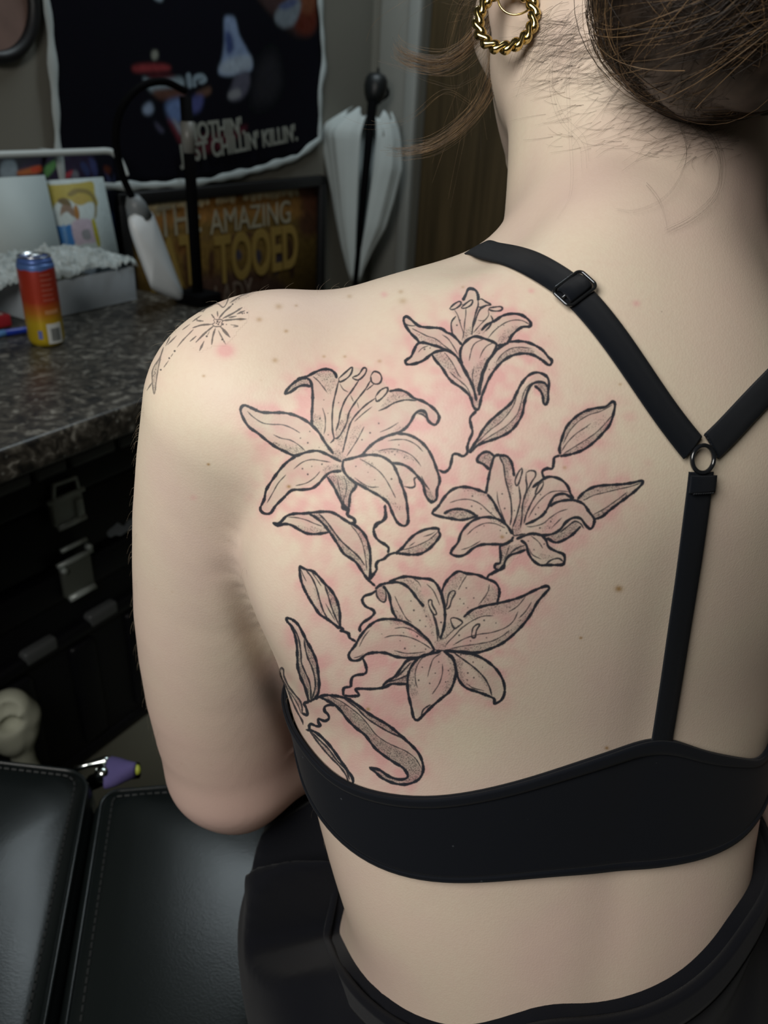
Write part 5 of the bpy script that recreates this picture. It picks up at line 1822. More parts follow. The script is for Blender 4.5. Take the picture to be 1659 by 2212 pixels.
BK = (0.0035, 0.0045, 0.007)
fields = [
    ((0.055, 0.028, 0.026), tp('500,-60 690,-60 690,140 660,150 600,90 560,30'), 10),
    ((0.085, 0.018, 0.010), tp('575,-20 690,-40 690,150 650,140 640,60 590,30'), 6),
    ((0.14, 0.05, 0.025), tp('640,20 690,10 690,110 655,90'), 6),
    ((0.05, 0.03, 0.03), tp('555,30 600,20 610,70 590,80'), 6),
    ((0.16, 0.19, 0.22), tp('602,90 622,70 650,62 662,80 650,115 625,125 605,112'), 4),
    ((0.07, 0.09, 0.18), tp('610,75 640,62 655,72 630,84'), 3),
    ((0.15, 0.13, 0.12), tp('630,35 645,25 652,42 638,48'), 3),
    ((0.24, 0.30, 0.36), tp('283,-40 312,-40 308,22 298,28 280,24'), 2),
    ((0.24, 0.30, 0.36), tp('318,-45 338,-10 345,8 348,-40 364,-40 362,40 352,49 340,40 325,5'), 2),
    ((0.030, 0.035, 0.07), tp('205,-10 215,-10 220,12 210,12'), 2),
    ((0.20, 0.27, 0.42), tp('487,92 497,86 510,92 518,130 535,165 546,192 540,212 505,218 472,212 478,185 485,140'), 3),
    ((0.30, 0.36, 0.44), tp('478,190 505,178 540,178 545,200 535,212 500,217 474,210'), 4),
    ((0.04, 0.06, 0.16), tp('487,120 500,125 505,160 490,170'), 4),
    ((0.085, 0.085, 0.12), tp('508,218 535,212 540,240 528,270 505,275 493,262 500,240'), 4),
    ((0.20, 0.21, 0.23), tp('495,255 515,250 522,265 508,272 495,268'), 3),
    ((0.20, 0.21, 0.18), tp('336,162 346,160 348,175 340,182 335,175'), 2),
    ((0.20, 0.03, 0.035), tp('296,200 315,192 350,190 372,194 368,204 330,208 300,210'), 3),
    ((0.07, 0.012, 0.016), tp('325,215 370,212 385,225 345,226'), 4),
    ((0.20, 0.26, 0.30), tp('318,222 340,228 370,222 395,218 400,238 375,245 345,252 332,250'), 3),
    ((0.19, 0.25, 0.30), tp('404,212 413,210 416,238 408,240'), 1),
    ((0.19, 0.25, 0.30), tp('420,214 438,210 447,225 436,234 428,228 440,220 424,226 426,236 418,238'), 1),
    ((0.085, 0.04, 0.03), tp('340,248 395,244 400,262 365,270 345,262'), 4),
    ((0.10, 0.055, 0.04), tp('425,252 452,240 454,256 430,262'), 3),
    ((0.11, 0.17, 0.34), tp('368,275 395,265 408,285 402,315 382,318 370,295'), 5),
    ((0.06, 0.07, 0.20), tp('418,262 440,260 438,290 420,295'), 4),
    ((0.21, 0.27, 0.38), tp('322,288 335,276 343,290 338,302 325,302'), 3),
    ((0.06, 0.06, 0.10), tp('348,318 366,338 360,342 350,330'), 3),
    ((0.12, 0.02, 0.03), tp('372,310 382,318 402,348 408,372 395,358'), 4),
    ((0.24, 0.26, 0.31), tp('382,312 392,318 410,345 400,346'), 3),
    ((0.125, 0.022, 0.035), tp('420,352 480,345 545,335 500,372 450,386 420,388'), 5),
    ((0.02, 0.02, 0.025), tp('560,200 600,180 610,260 590,290 550,280'), 14),
]
im = sheet_image('tapestry_print', 760, 880, BK, fields, 1, 0.05)
M_TAP = print_mat('printed_cloth', im, 0.8)
M_HEM = plain('white_cloth_border', (0.42, 0.47, 0.47), 0.9, noise_amt=0.1, noise_scale=25)
M_LET = plain('grey_print_lettering', (0.22, 0.23, 0.20), 0.9)


def _edge(pts):
    return np.array([wall_pt(x, y, 0.012) for x, y in pts])


T_LEFT, T_RIGHT = _edge([(94, -30), (101, 40), (113, 120), (121, 220), (130, 330), (134, 402)]), _edge([(689, -80), (690, 0), (690, 100), (694, 180), (697, 250), (688, 298)])
T_BOT = _edge([(134, 402), (280, 402), (340, 400), (425, 393), (452, 388), (505, 377), (560, 365), (640, 340), (688, 300)])


def tap_surf(u, v):
    al = np.interp(TZ1 + (TZ0 - TZ1) * v, T_LEFT[::-1, 2], T_LEFT[::-1, 0]); ar = np.interp(TZ1 + (TZ0 - TZ1) * v, T_RIGHT[::-1, 2], T_RIGHT[::-1, 0])
    a = al + (ar - al) * u
    zb = np.interp(a, T_BOT[::-1, 0], T_BOT[::-1, 2])
    z = TZ1 + (zb - TZ1) * v
    b = 0.010 + 0.006 * math.sin(u * 9 + v * 4) + 0.005 * v
    return room(a, b, z)


tapo = thing('wall_tapestry', 'black printed cloth tapestry with white hem hanging on the taupe wall', 'tapestry', room((TA0 + TA1) / 2, 0, 1.5))
grid_sheet('printed_cloth', tap_surf, 48, 48, M_TAP, tapo, 0.0015)
bm = bmesh.new()
edge = [tap_surf(0, j / 60) for j in range(61)] + [tap_surf(i / 60, 1) for i in range(1, 61)] + [tap_surf(1, 1 - j / 60) for j in range(1, 61)] + [tap_surf(1 - i / 60, 0) for i in range(1, 60)]
for s_ in (0, 1, 2, 3):
    pass
edge = np.array(edge)
cen = edge.mean(0)
rw = 0.0085 + 0.0035 * np.sin(np.arange(len(edge)) * 0.9) * np.sin(np.arange(len(edge)) * 0.37)
fl = []
for p_, r_ in zip(edge, rw):
    fl.append((p_, r_))
tube_bm(bm, edge + E2 * 0.003, rw, 8, True)
hem = bm_obj('white_hem', bm, M_HEM, tapo, True)
for v_ in hem.data.vertices:        # flatten the roll into a hem
    q = rc(np.array(v_.co)); base = 0.012
    v_.co = Vector(room(q[0], base + (q[1] - base) * 0.45 + 0.002, q[2]))


def text_at(px, py, b):
    q = wall_pt(px, py, b); return q[0], q[2]


a_, z_ = text_at(404, 306, 0.030)
wall_text('lettering', "NOTHIN'.", a_, z_, 0.030, 0.050, M_LET, tapo, 0.075, 0.90, offset=0.0015)
a_, z_ = text_at(392, 352, 0.030)
wall_text('lettering', "JUST CHILLIN' KILLIN'.", a_, z_, 0.030, 0.052, M_LET, tapo, 0.095, 0.84, offset=0.0015)

# ---- circus sign on the left wall
q0, q1, q2 = wall_pt(262, 415, 0.0), wall_pt(690, 375, 0.0), wall_pt(300, 412, 0.0)
SA0, SA1, SZ1 = wall_pt(258, 470, 0.02)[0], q1[0], 1.034
SZ0 = 0.50
sgn = thing('framed_sign', 'orange and brown circus sign with black frame, reading THE AMAZING TATTOOED LADY, on the wall', 'sign', room((SA0 + SA1) / 2, 0, SZ0))
M_BLACK = plain('black_painted_frame', (0.004, 0.004, 0.005), 0.5)
fw = 0.026
for (x0, x1, y0, y1) in ((SA1, SA0, SZ1 - fw, SZ1), (SA1, SA0, SZ0, SZ0 + fw), (SA1, SA1 + fw, SZ0, SZ1), (SA0 - fw, SA0, SZ0, SZ1)):
    rbox('frame_bar', x0, x1, 0.001, 0.026, y0, y1, M_BLACK, sgn, 0.003)


def sp(txt):
    out = []
    for p in txt.split():
        x, y = [float(c) for c in p.split(',')]
        a, _, z = wall_pt(x, y, 0.012); out.append(((SA0 - a) / (SA0 - SA1), (SZ1 - z) / (SZ1 - SZ0)))
    return out


OR, BR, GD = (0.190, 0.090, 0.022), (0.045, 0.020, 0.010), (0.105, 0.062, 0.015)
fields = [
    ((0.085, 0.030, 0.014), sp('640,385 690,380 690,470 660,480 650,430'), 12),
    (GD, sp('255,515 690,480 690,680 255,700'), 8),
    ((0.06, 0.025, 0.012), sp('645,470 690,460 690,500 655,510'), 10),
    ((0.10, 0.058, 0.018), sp('440,512 560,497 640,482 640,488 560,503 440,519'), 1),
    ((0.06, 0.032, 0.022), sp('430,600 470,590 560,585 620,620 600,680 430,680'), 12),
    (BR, sp('497,512 512,508 515,524 505,532 496,522'), 3), (BR, sp('525,505 545,503 540,518 530,520'), 3),
    (BR, sp('592,515 600,512 604,540 610,560 600,562 595,540'), 4), (BR, sp('622,520 630,520 636,590 628,600 624,560'), 4),
    (BR, sp('452,548 462,545 462,590 452,600'), 4), (BR, sp('478,545 488,560 482,580 492,590 480,595'), 3),
    ((0.035, 0.030, 0.040), sp('506,545 517,540 523,552 518,562 508,558'), 3),
    ((0.035, 0.030, 0.040), sp('548,548 560,540 565,556 558,572 548,566'), 3),
    ((0.040, 0.028, 0.036), sp('594,560 606,545 610,560 602,590 592,592'), 4),
    (BR, sp('540,590 556,600 570,592 566,606 548,606'), 5),
    ((0.10, 0.045, 0.012), sp('380,520 415,515 410,545 385,550'), 6),
    (BR, sp('395,560 412,555 414,640 405,640'), 6), (BR, sp('262,560 285,560 300,650 265,640'), 8),
]
# the top line of script is only legible as cream strokes
for x0 in np.arange(320, 416, 7.0):
    y0 = 447 - (x0 - 320) * 0.10
    fields.append(((0.40, 0.34, 0.20), sp('%f,%f %f,%f %f,%f %f,%f' % (x0, y0 - 8, x0 + 5, y0 - 9, x0 + 6 + 2 * math.sin(x0), y0 + 6, x0 + 1, y0 + 6)), 1))
for x0 in np.arange(430, 640, 7.4):
    if 446 < x0 < 466 or 508 < x0 < 520: continue
    y0 = 438 - (x0 - 430) * 0.115
    fields.append(((0.38, 0.32, 0.19), sp('%f,%f %f,%f %f,%f %f,%f' % (x0, y0 - 7, x0 + 5, y0 - 8, x0 + 5 + 3 * math.sin(x0 * 3), y0 + 7 + 4 * math.sin(x0), x0, y0 + 6)), 1))
fields.append(((0.22, 0.18, 0.10), sp('325,452 350,446 352,452 345,466 335,466 330,458'), 2))
im = sheet_image('sign_print', 800, 560, OR, fields, 1, 0.12)
M_SIGN = print_mat('printed_tin', im, 0.6)
grid_sheet('printed_panel', lambda u, v: room(SA0 + (SA1 - SA0) * u, 0.012, SZ1 + (SZ0 - SZ1) * v), 2, 2, M_SIGN, sgn, 0.006)
M_CREAM = plain('cream_sign_lettering', (0.34, 0.31, 0.22), 0.8)
M_GOLDL = plain('mustard_sign_lettering', (0.27, 0.175, 0.034), 0.8)
M_PINKL = plain('dull_pink_lettering', (0.15, 0.105, 0.075), 0.8)
a_, z_ = text_at(342, 514, 0.013)
wall_text('lettering', 'THE', a_, z_, 0.0135, 0.098, M_CREAM, sgn, 0, 0.78)
a_, z_ = text_at(454, 507, 0.013)
wall_text('lettering', 'AMAZING', a_, z_, 0.0135, 0.082, M_CREAM, sgn, 0, 0.86)
a_, z_ = text_at(468, 612, 0.013)
wall_text('lettering', 'TOOED', a_, z_, 0.0135, 0.160, M_GOLDL, sgn, 0, 0.60, offset=0.004)
a_, z_ = text_at(310, 634, 0.013)
wall_text('lettering', 'TAT', a_, z_, 0.0135, 0.160, M_GOLDL, sgn, 0, 0.60, offset=0.004)
a_, z_ = text_at(464, 672, 0.013)
wall_text('lettering', 'LADY', a_, z_, 0.0135, 0.09, M_PINKL, sgn, 0, 0.66)

# ---- dark print panel low on the wall behind the cards, and the white rail above it
DA0, DA1, DZ1, DZ0 = wall_pt(-180, 400, 0.02)[0], wall_pt(262, 480, 0.02)[0], 1.112, 0.872


def dp(txt):
    out = []
    for p in txt.split():
        x, y = [float(c) for c in p.split(',')]
        a, _, z = wall_pt(x, y, 0.012); out.append(((DA0 - a) / (DA0 - DA1), (DZ1 - z) / (DZ1 - DZ0)))
    return out


fields = [
    ((0.020, 0.014, 0.030), dp('50,350 190,330 190,400 100,420 50,400'), 8),
    ((0.14, 0.17, 0.19), dp('0,352 25,346 34,360 30,385 0,390'), 3),
    ((0.30, 0.085, 0.018), dp('36,370 70,360 86,358 84,372 40,378'), 3),
    ((0.33, 0.040, 0.015), dp('64,362 84,359 84,369 66,372'), 2),
    ((0.07, 0.17, 0.055), dp('92,362 110,348 124,344 118,360 100,382 94,378'), 3),
    ((0.24, 0.030, 0.040), dp('134,378 150,368 156,370 148,384 134,386'), 2),
    ((0.12, 0.12, 0.14), dp('156,368 166,372 166,386 152,386'), 3),
    ((0.025, 0.033, 0.085), dp('170,352 182,352 192,372 186,382 176,368'), 3),
    ((0.030, 0.035, 0.095), dp('190,340 204,350 208,378 200,380 192,360'), 3),
    ((0.022, 0.026, 0.060), dp('222,365 238,390 236,410 226,412 228,392'), 3),
    ((0.020, 0.024, 0.055), dp('244,375 254,390 248,405 242,400'), 3),
    ((0.06, 0.015, 0.008), dp('222,358 236,362 234,376 224,372'), 4),
    ((0.010, 0.025, 0.065), dp('232,460 242,465 246,520 238,520'), 4),
]
im = sheet_image('dark_print', 700, 360, (0.004, 0.004, 0.008), fields, 1, 0.05)
pn = thing('dark_print_panel', 'dark print with orange, green and blue shapes standing on counter behind white cards', 'print', room((DA0 + DA1) / 2, 0.01, DZ0))
grid_sheet('printed_face', lambda u, v: room(DA0 + (DA1 - DA0) * u, 0.016, DZ1 + (DZ0 - DZ1) * v), 2, 2, print_mat('dark_print_surface', im, 0.5), pn, 0.004)
rbox('backing_board', DA1, DA0, 0.001, 0.0115, DZ0, DZ1, M_BLACK, pn, 0.001)
M_WTUBE = plain('white_enamelled_tube', (0.52, 0.56, 0.55), 0.35)
rl = [wall_pt(x, y, 0.045) for x, y in ((-160, 363), (0, 342), (120, 329), (200, 319), (228, 317))]
rl = [room(q[0], 0.045, rl[0][2] * 0 + 1.118) for q in rl]
e_ = rc(np.array(rl[-1]))
rl += [room(e_[0] - 0.014, 0.047, 1.115), room(e_[0] - 0.024, 0.052, 1.104), room(e_[0] - 0.028, 0.058, 1.088), room(e_[0] - 0.030, 0.062, 1.072)]
rail = tag(tube('towel_rail', catmull(rl, 6), 0.0062, M_WTUBE, None, 12), 'white tubular rail with bent down end in front of dark print', 'rail')
for aa in (rc(np.array(rl[0]))[0] - 0.03, rc(np.array(rl[2]))[0]):
    tube('wall_mount', [room(aa, 0.0, 1.118), room(aa, 0.045, 1.118)], 0.005, M_WTUBE, rail, 8)

# ---- round picture at the top left
c_ = wall_pt(-28, -22, 0.02)
rp = thing('round_picture', 'round picture with dark rim at upper left of tapestry', 'picture', room(c_[0], 0, c_[2]))
ang = np.linspace(0, 2 * math.pi, 48, endpoint=False)
tube('rim', [room(c_[0] - 0.092 * math.cos(t_), 0.014, c_[2] + 0.098 * math.sin(t_)) for t_ in ang], 0.011, M_BLACK, rp, 10, True)
bm = bmesh.new()
bm.faces.new([bm.verts.new(room(c_[0] - 0.088 * math.cos(t_), 0.010, c_[2] + 0.094 * math.sin(t_))) for t_ in ang])
bm_obj('print', bm, plain('tan_print', (0.20, 0.13, 0.11), 0.6, noise_amt=0.4, noise_scale=18), rp)
rbox('backing', c_[0] - 0.05, c_[0] + 0.05, 0.0, 0.008, c_[2] - 0.05, c_[2] + 0.05, M_BLACK, rp)
# ================================================================ COUNTER AND WHAT STANDS ON IT
CT = 0.87
M_GRAN, nt, b = mat_new('brown_speckled_laminate')
t = nt.nodes.new('ShaderNodeTexCoord')
L = nt.links


def ramp(src, stops):
    r = nt.nodes.new('ShaderNodeValToRGB')
    r.color_ramp.elements[0].position, r.color_ramp.elements[0].color = stops[0][0], (*stops[0][1], 1)
    r.color_ramp.elements[1].position, r.color_ramp.elements[1].color = stops[-1][0], (*stops[-1][1], 1)
    for p_, c_ in stops[1:-1]:
        e = r.color_ramp.elements.new(p_); e.color = (*c_, 1)
    L.new(src, r.inputs['Fac']); return r.outputs['Color']


n1 = nt.nodes.new('ShaderNodeTexNoise'); n1.inputs['Scale'].default_value = 62; n1.inputs['Detail'].default_value = 5; n1.inputs['Distortion'].default_value = 0.8
n2 = nt.nodes.new('ShaderNodeTexVoronoi'); n2.inputs['Scale'].default_value = 85; n2.inputs['Randomness'].default_value = 1
n3 = nt.nodes.new('ShaderNodeTexNoise'); n3.inputs['Scale'].default_value = 16; n3.inputs['Detail'].default_value = 3
for q in (n1, n2, n3): L.new(t.outputs['Object'], q.inputs['Vector'])
base = ramp(n1.outputs['Fac'], [(0.34, (0.010, 0.009, 0.008)), (0.49, (0.040, 0.035, 0.028)), (0.58, (0.080, 0.073, 0.060)), (0.70, (0.24, 0.23, 0.20))])
lum = nt.nodes.new('ShaderNodeMapRange'); lum.inputs['From Min'].default_value = 0.10; lum.inputs['From Max'].default_value = 0.22; lum.inputs['To Min'].default_value = 0.55; lum.inputs['To Max'].default_value = 0.0
L.new(n2.outputs['Distance'], lum.inputs['Value'])
mx = nt.nodes.new('ShaderNodeMix'); mx.data_type = 'RGBA'
L.new(lum.outputs['Result'], mx.inputs['Factor']); L.new(base, mx.inputs['A']); mx.inputs['B'].default_value = (0.33, 0.34, 0.31, 1)
mk_ = nt.nodes.new('ShaderNodeMapRange'); mk_.inputs['From Min'].default_value = 0.42; mk_.inputs['From Max'].default_value = 0.6
L.new(n3.outputs['Fac'], mk_.inputs['Value'])
mx2 = nt.nodes.new('ShaderNodeMix'); mx2.data_type = 'RGBA'
L.new(mk_.outputs['Result'], mx2.inputs['Factor']); L.new(base, mx2.inputs['A']); L.new(mx.outputs['Result'], mx2.inputs['B'])
L.new(mx2.outputs['Result'], b.inputs['Base Color']); b.inputs['Roughness'].default_value = 0.38
CA0, CA1, CB = 1.075, 2.75, 0.628
ctr = thing('counter', 'brown speckled laminate counter along the wall, over black tool cases', 'counter', room(1.9, 0.3, 0))
rbox('worktop', CA0, CA1, 0.016, CB, CT - 0.042, CT, M_GRAN, ctr, 0.006)
M_CAB = plain('black_laminate', (0.010, 0.010, 0.011), 0.5)
rbox('end_panel', CA0 + 0.002, CA0 + 0.018, 0.02, 0.28, 0.0, CT - 0.042, M_CAB, ctr, 0.001)
rbox('end_panel', CA1 - 0.05, CA1 - 0.03, 0.02, CB - 0.03, 0.0, CT - 0.042, M_CAB, ctr, 0.001)
rbox('back_rail', CA0 + 0.018, CA1 - 0.05, 0.016, 0.030, 0.70, CT - 0.042, M_CAB, ctr, 0.001)

# ---- black tool cases under the counter
M_CASE = plain('black_moulded_plastic', (0.0055, 0.0055, 0.0075), 0.42, bump=0.25, bump_scale=500, spec=0.3)
M_CASE2 = plain('lightened_black_plastic_rim', (0.10, 0.106, 0.108), 0.38, bump=0.2, bump_scale=400)  # grey grips, colour lightened to make up for the counter's shade
M_LATCH = plain('grey_metal_latch', (0.62, 0.68, 0.65), 0.35, 0.25)
M_MARK = plain('grey_white_print', (0.55, 0.60, 0.66), 0.7)
FB = 0.335
KA0, KA1 = 1.10, 1.95


def shell_case(name, label, z0, z1, lid):
    o = thing(name, label, 'tool case', room((KA0 + KA1) / 2, FB - 0.14, z0))
    top = z1 - lid
    rbox('body', KA0 + 0.01, KA1 - 0.01, FB - 0.29, FB - 0.012, z0, top - 0.002, M_CASE, o, 0.014, 3)
    if lid:
        ld = rbox('lid', KA0, KA1, FB - 0.30, FB, top, z1, M_CASE, o, 0.012, 3)
        # ribbed grip moulded along the lid's front edge, in lengths
        brk = [KA0 + 0.01, 1.33, 1.435, 1.505, 1.70, 1.80, KA1 - 0.01]
        for i in range(len(brk) - 1):
            rbox('lid_grip', brk[i] + 0.004, brk[i + 1] - 0.004, FB - 0.020, FB + 0.007, z1 - 0.010, z1 + 0.014, M_CASE2, ld, 0.007, 3)
        for k_ in (1.36, 1.46, 1.55, 1.66):
            bmv = bmesh.new()
            tube_bm(bmv, [room(k_, FB - 0.06, z1 - 0.001), room(k_, FB - 0.06, z1 + 0.004)], 0.006, 10)
            bm_obj('rivet', bmv, M_CASE2, ld, True)
    return o, top


up_, ut = shell_case('tool_case', 'upper black moulded tool case under counter with silver latch on its lid', 0.468, 0.662, 0.064)
lw_, lt = shell_case('tool_case', 'lower black moulded tool case standing on floor beneath the upper one', 0.0, 0.462, 0.0)
rbox('collar', KA0, KA1, FB - 0.30, FB - 0.002, 0.40, 0.462, M_CASE, lw_, 0.010, 3)
rbox('waist_rib', KA0 + 0.004, KA1 - 0.004, FB - 0.03, FB + 0.004, 0.305, 0.335, M_CASE, lw_, 0.010, 3)
for aa in (1.18, 1.325, 1.46, 1.60, 1.78):
    rbox('front_rib', aa - 0.03, aa + 0.03, FB - 0.03, FB - 0.001, 0.045, 0.29, M_CASE, lw_, 0.012, 3)
rbox('foot_rim', KA0 + 0.004, KA1 - 0.004, FB - 0.28, FB - 0.006, 0.0, 0.035, M_CASE, lw_, 0.012, 3)
for aa in (1.13, 1.27, 1.41, 1.55, 1.72, 1.86):
    rbox('grip_block', aa - 0.035, aa + 0.035, FB - 0.02, FB + 0.006, 0.315, 0.345, M_CASE2, lw_, 0.008, 3)


def latch(o, ac, z0, z1, tone, slot):
    w2 = 0.031
    pl = rbox('latch', ac - w2, ac + w2, FB - 0.002, FB + 0.012, z0 + 0.004, z1 - 0.028, tone, o, 0.003, 2)
    # turned-out lip at the foot
    tube('latch_lip', [room(ac - w2 + 0.003, FB + 0.013, z0 + 0.004), room(ac + w2 - 0.003, FB + 0.013, z0 + 0.004)], 0.0065, M_LATCH, pl, 10)
    tube('latch_pin', [room(ac - w2 - 0.006, FB + 0.008, z1 - 0.030), room(ac + w2 + 0.006, FB + 0.008, z1 - 0.030)], 0.0052, M_LATCH, pl, 10)
    if slot:
        loop = [(-w2 + 0.004, -0.030), (-w2 + 0.006, -0.004), (w2 - 0.012, -0.001), (w2 - 0.006, -0.028)]
        tube('latch_loop', [room(ac + x, FB + 0.008, z1 + y) for x, y in loop], 0.0042, M_LATCH, pl, 8)
        rbox('latch_ridge', ac - w2 + 0.004, ac - w2 + 0.020, FB + 0.010, FB + 0.019, z0 + 0.010, z1 - 0.040, M_LATCH, pl, 0.004, 3)
    else:
        tube('latch_loop', [room(ac - w2 + 0.002, FB + 0.008, z1 - 0.003), room(ac + w2 - 0.006, FB + 0.008, z1 - 0.003)], 0.0045, M_LATCH, pl, 8)
        for sx_, zz_ in ((-1, z1 - 0.018), (1, z1 - 0.040)):
            bmv = bmesh.new()
            tube_bm(bmv, [room(ac + sx_ * (w2 - 0.002), FB + 0.008, zz_), room(ac + sx_ * (w2 - 0.002), FB + 0.018, zz_)], [0.007, 0.005], 12)
            bm_obj('latch_rivet', bmv, M_LATCH, pl, True)


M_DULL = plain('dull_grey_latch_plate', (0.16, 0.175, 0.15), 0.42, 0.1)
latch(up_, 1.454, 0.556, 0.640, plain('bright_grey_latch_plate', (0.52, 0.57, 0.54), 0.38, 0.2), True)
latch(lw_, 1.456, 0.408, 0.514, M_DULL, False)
# grey-white mark printed on the upper case, partly behind the arm: two blots joined by a neck
bm = bmesh.new()
mk = [(232, 1163), (236, 1155), (246, 1147), (255, 1139), (262, 1143), (270, 1145), (276, 1134), (286, 1130), (300, 1118), (306, 1132), (296, 1150), (284, 1154), (272, 1160), (262, 1167), (250, 1166), (240, 1171)]
bm.faces.new([bm.verts.new(at_plane(x, y, CORNER + (FB - 0.0115) * E2, E2) + EZ * 0.010) for x, y in catmull(mk, 3, True)])
bmesh.ops.solidify(bm, geom=bm.faces[:], thickness=-0.001)
bm_obj('printed_mark', bm, M_MARK, up_)

# ---- energy drink can
cp = at_z(103, 741, CT); cr_ = rc(cp)
can = thing('drink_can', 'slim red to yellow drink can with blue top standing on speckled counter', 'can', (cp[0], cp[1], CT))
M_CAN, nt, b = mat_new('printed_can')
L = nt.links
t = nt.nodes.new('ShaderNodeTexCoord'); sp_ = nt.nodes.new('ShaderNodeSeparateXYZ'); L.new(t.outputs['Object'], sp_.inputs[0])
mr_ = nt.nodes.new('ShaderNodeMapRange'); mr_.inputs['From Min'].default_value = 0.0; mr_.inputs['From Max'].default_value = 0.136
L.new(sp_.outputs['Z'], mr_.inputs['Value'])
nn = nt.nodes.new('ShaderNodeTexNoise'); nn.inputs['Scale'].default_value = 60; L.new(t.outputs['Object'], nn.inputs['Vector'])
ad = nt.nodes.new('ShaderNodeMath'); ad.operation = 'MULTIPLY_ADD'; ad.inputs[1].default_value = 0.06; L.new(nn.outputs['Fac'], ad.inputs[0]); L.new(mr_.outputs['Result'], ad.inputs[2])
colr = ramp(ad.outputs[0], [(0.0, (0.55, 0.42, 0.02)), (0.30, (0.55, 0.38, 0.02)), (0.42, (0.50, 0.18, 0.02)), (0.55, (0.42, 0.045, 0.018)), (0.895, (0.34, 0.028, 0.016)), (0.90, (0.08, 0.16, 0.42)), (1.0, (0.10, 0.20, 0.45))])
L.new(colr, b.inputs['Base Color']); b.inputs['Metallic'].default_value = 0.35; b.inputs['Roughness'].default_value = 0.38


def lathe(name, prof, mat, parent, loc, seg=40):
    bm = bmesh.new(); rings = []
    for r_, z in prof:
        rings.append([bm.verts.new((r_ * math.cos(2 * math.pi * k / seg), r_ * math.sin(2 * math.pi * k / seg), z)) for k in range(seg)])
    for a_, b_ in zip(rings[:-1], rings[1:]):
        for k in range(seg):
            bm.faces.new((a_[k], a_[(k + 1) % seg], b_[(k + 1) % seg], b_[k]))
    bm.faces.new(rings[0][::-1]); bm.faces.new(rings[-1])
    o = bm_obj(name, bm, mat, None, True)
    o.location = loc
    bpy.context.view_layer.update()
    if parent is not None:
        o.parent = parent; o.matrix_parent_inverse = parent.matrix_world.inverted()
    return o


CRD = 0.0272
lathe('can_body', [(0.020, 0.0), (0.024, 0.002), (CRD, 0.010), (CRD, 0.122), (CRD - 0.001, 0.126)], M_CAN, can, cp)
M_ALU = plain('aluminium', (0.62, 0.64, 0.66), 0.25, 1.0)
M_BLUE = plain('blue_can_shoulder', (0.07, 0.14, 0.40), 0.35, 0.3)
lathe('can_shoulder', [(CRD - 0.001, 0.126), (CRD - 0.002, 0.129), (0.0235, 0.134)], M_BLUE, can, cp)
lid_ = lathe('can_lid', [(0.0235, 0.1335), (0.0245, 0.136), (0.0230, 0.1365), (0.0220, 0.133)], M_ALU, can, cp)
rbox('pull_tab', cr_[0] - 0.012, cr_[0] + 0.008, cr_[1] - 0.006, cr_[1] + 0.006, CT + 0.1335, CT + 0.1375, M_ALU, lid_, 0.0018)


def on_cylinder(name, u0, u1, z0, z1, mat, parent, r=CRD + 0.0004, n=10):
    """label patch on the can: u is the angle to the right of the side facing the room's viewer"""
    f0 = math.atan2(-cp[1], -cp[0])
    V, F = [], []
    for j in (0, 1):
        for i in range(n + 1):
            a_ = f0 + u0 + (u1 - u0) * i / n
            for rr in (r, r - 0.001):
                V.append((cp[0] + rr * math.cos(a_), cp[1] + rr * math.sin(a_), CT + (z0, z1)[j]))
    k = 2 * (n + 1)
    for i in range(n):
        a0 = 2 * i; b0 = 2 * i + 2
        F += [(a0, b0, k + b0, k + a0), (a0 + 1, k + a0 + 1, k + b0 + 1, b0 + 1), (a0, a0 + 1, b0 + 1, b0), (k + a0, k + b0, k + b0 + 1, k + a0 + 1)]
    F += [(0, k, k + 1, 1), (2 * n, 2 * n + 1, k + 2 * n + 1, k + 2 * n)]
    return mesh_obj(name, V, F, mat, parent)


M_LAB = plain('white_label', (0.50, 0.52, 0.50), 0.5)
M_LABG = plain('barcode_grey', (0.12, 0.13, 0.13), 0.6)
M_LABP = plain('pale_red_text_panel', (0.34, 0.075, 0.05), 0.5)
on_cylinder('label_panel', 0.08, 0.95, 0.006, 0.037, M_LAB, can)
for k in range(9):
    u = 0.26 + k * 0.062
    on_cylinder('barcode_bar', u, u + (0.040 if k % 3 else 0.026), 0.010, 0.030, M_LABG, can, CRD + 0.0009, 2)
for k in range(6):
    z_ = 0.072 + k * 0.0075
    on_cylinder('text_line', 0.12, 0.80 - 0.08 * (k % 2), z_, z_ + 0.0030, M_LABP, can, CRD + 0.0006, 6)
on_cylinder('text_line', 0.12, 0.9, 0.052, 0.058, plain('pale_orange_text_panel', (0.42, 0.20, 0.08), 0.5), can, CRD + 0.0006, 6)
on_cylinder('emblem', -0.42, -0.20, 0.014, 0.027, plain('blue_emblem', (0.10, 0.13, 0.36), 0.5), can, CRD + 0.0006, 3)

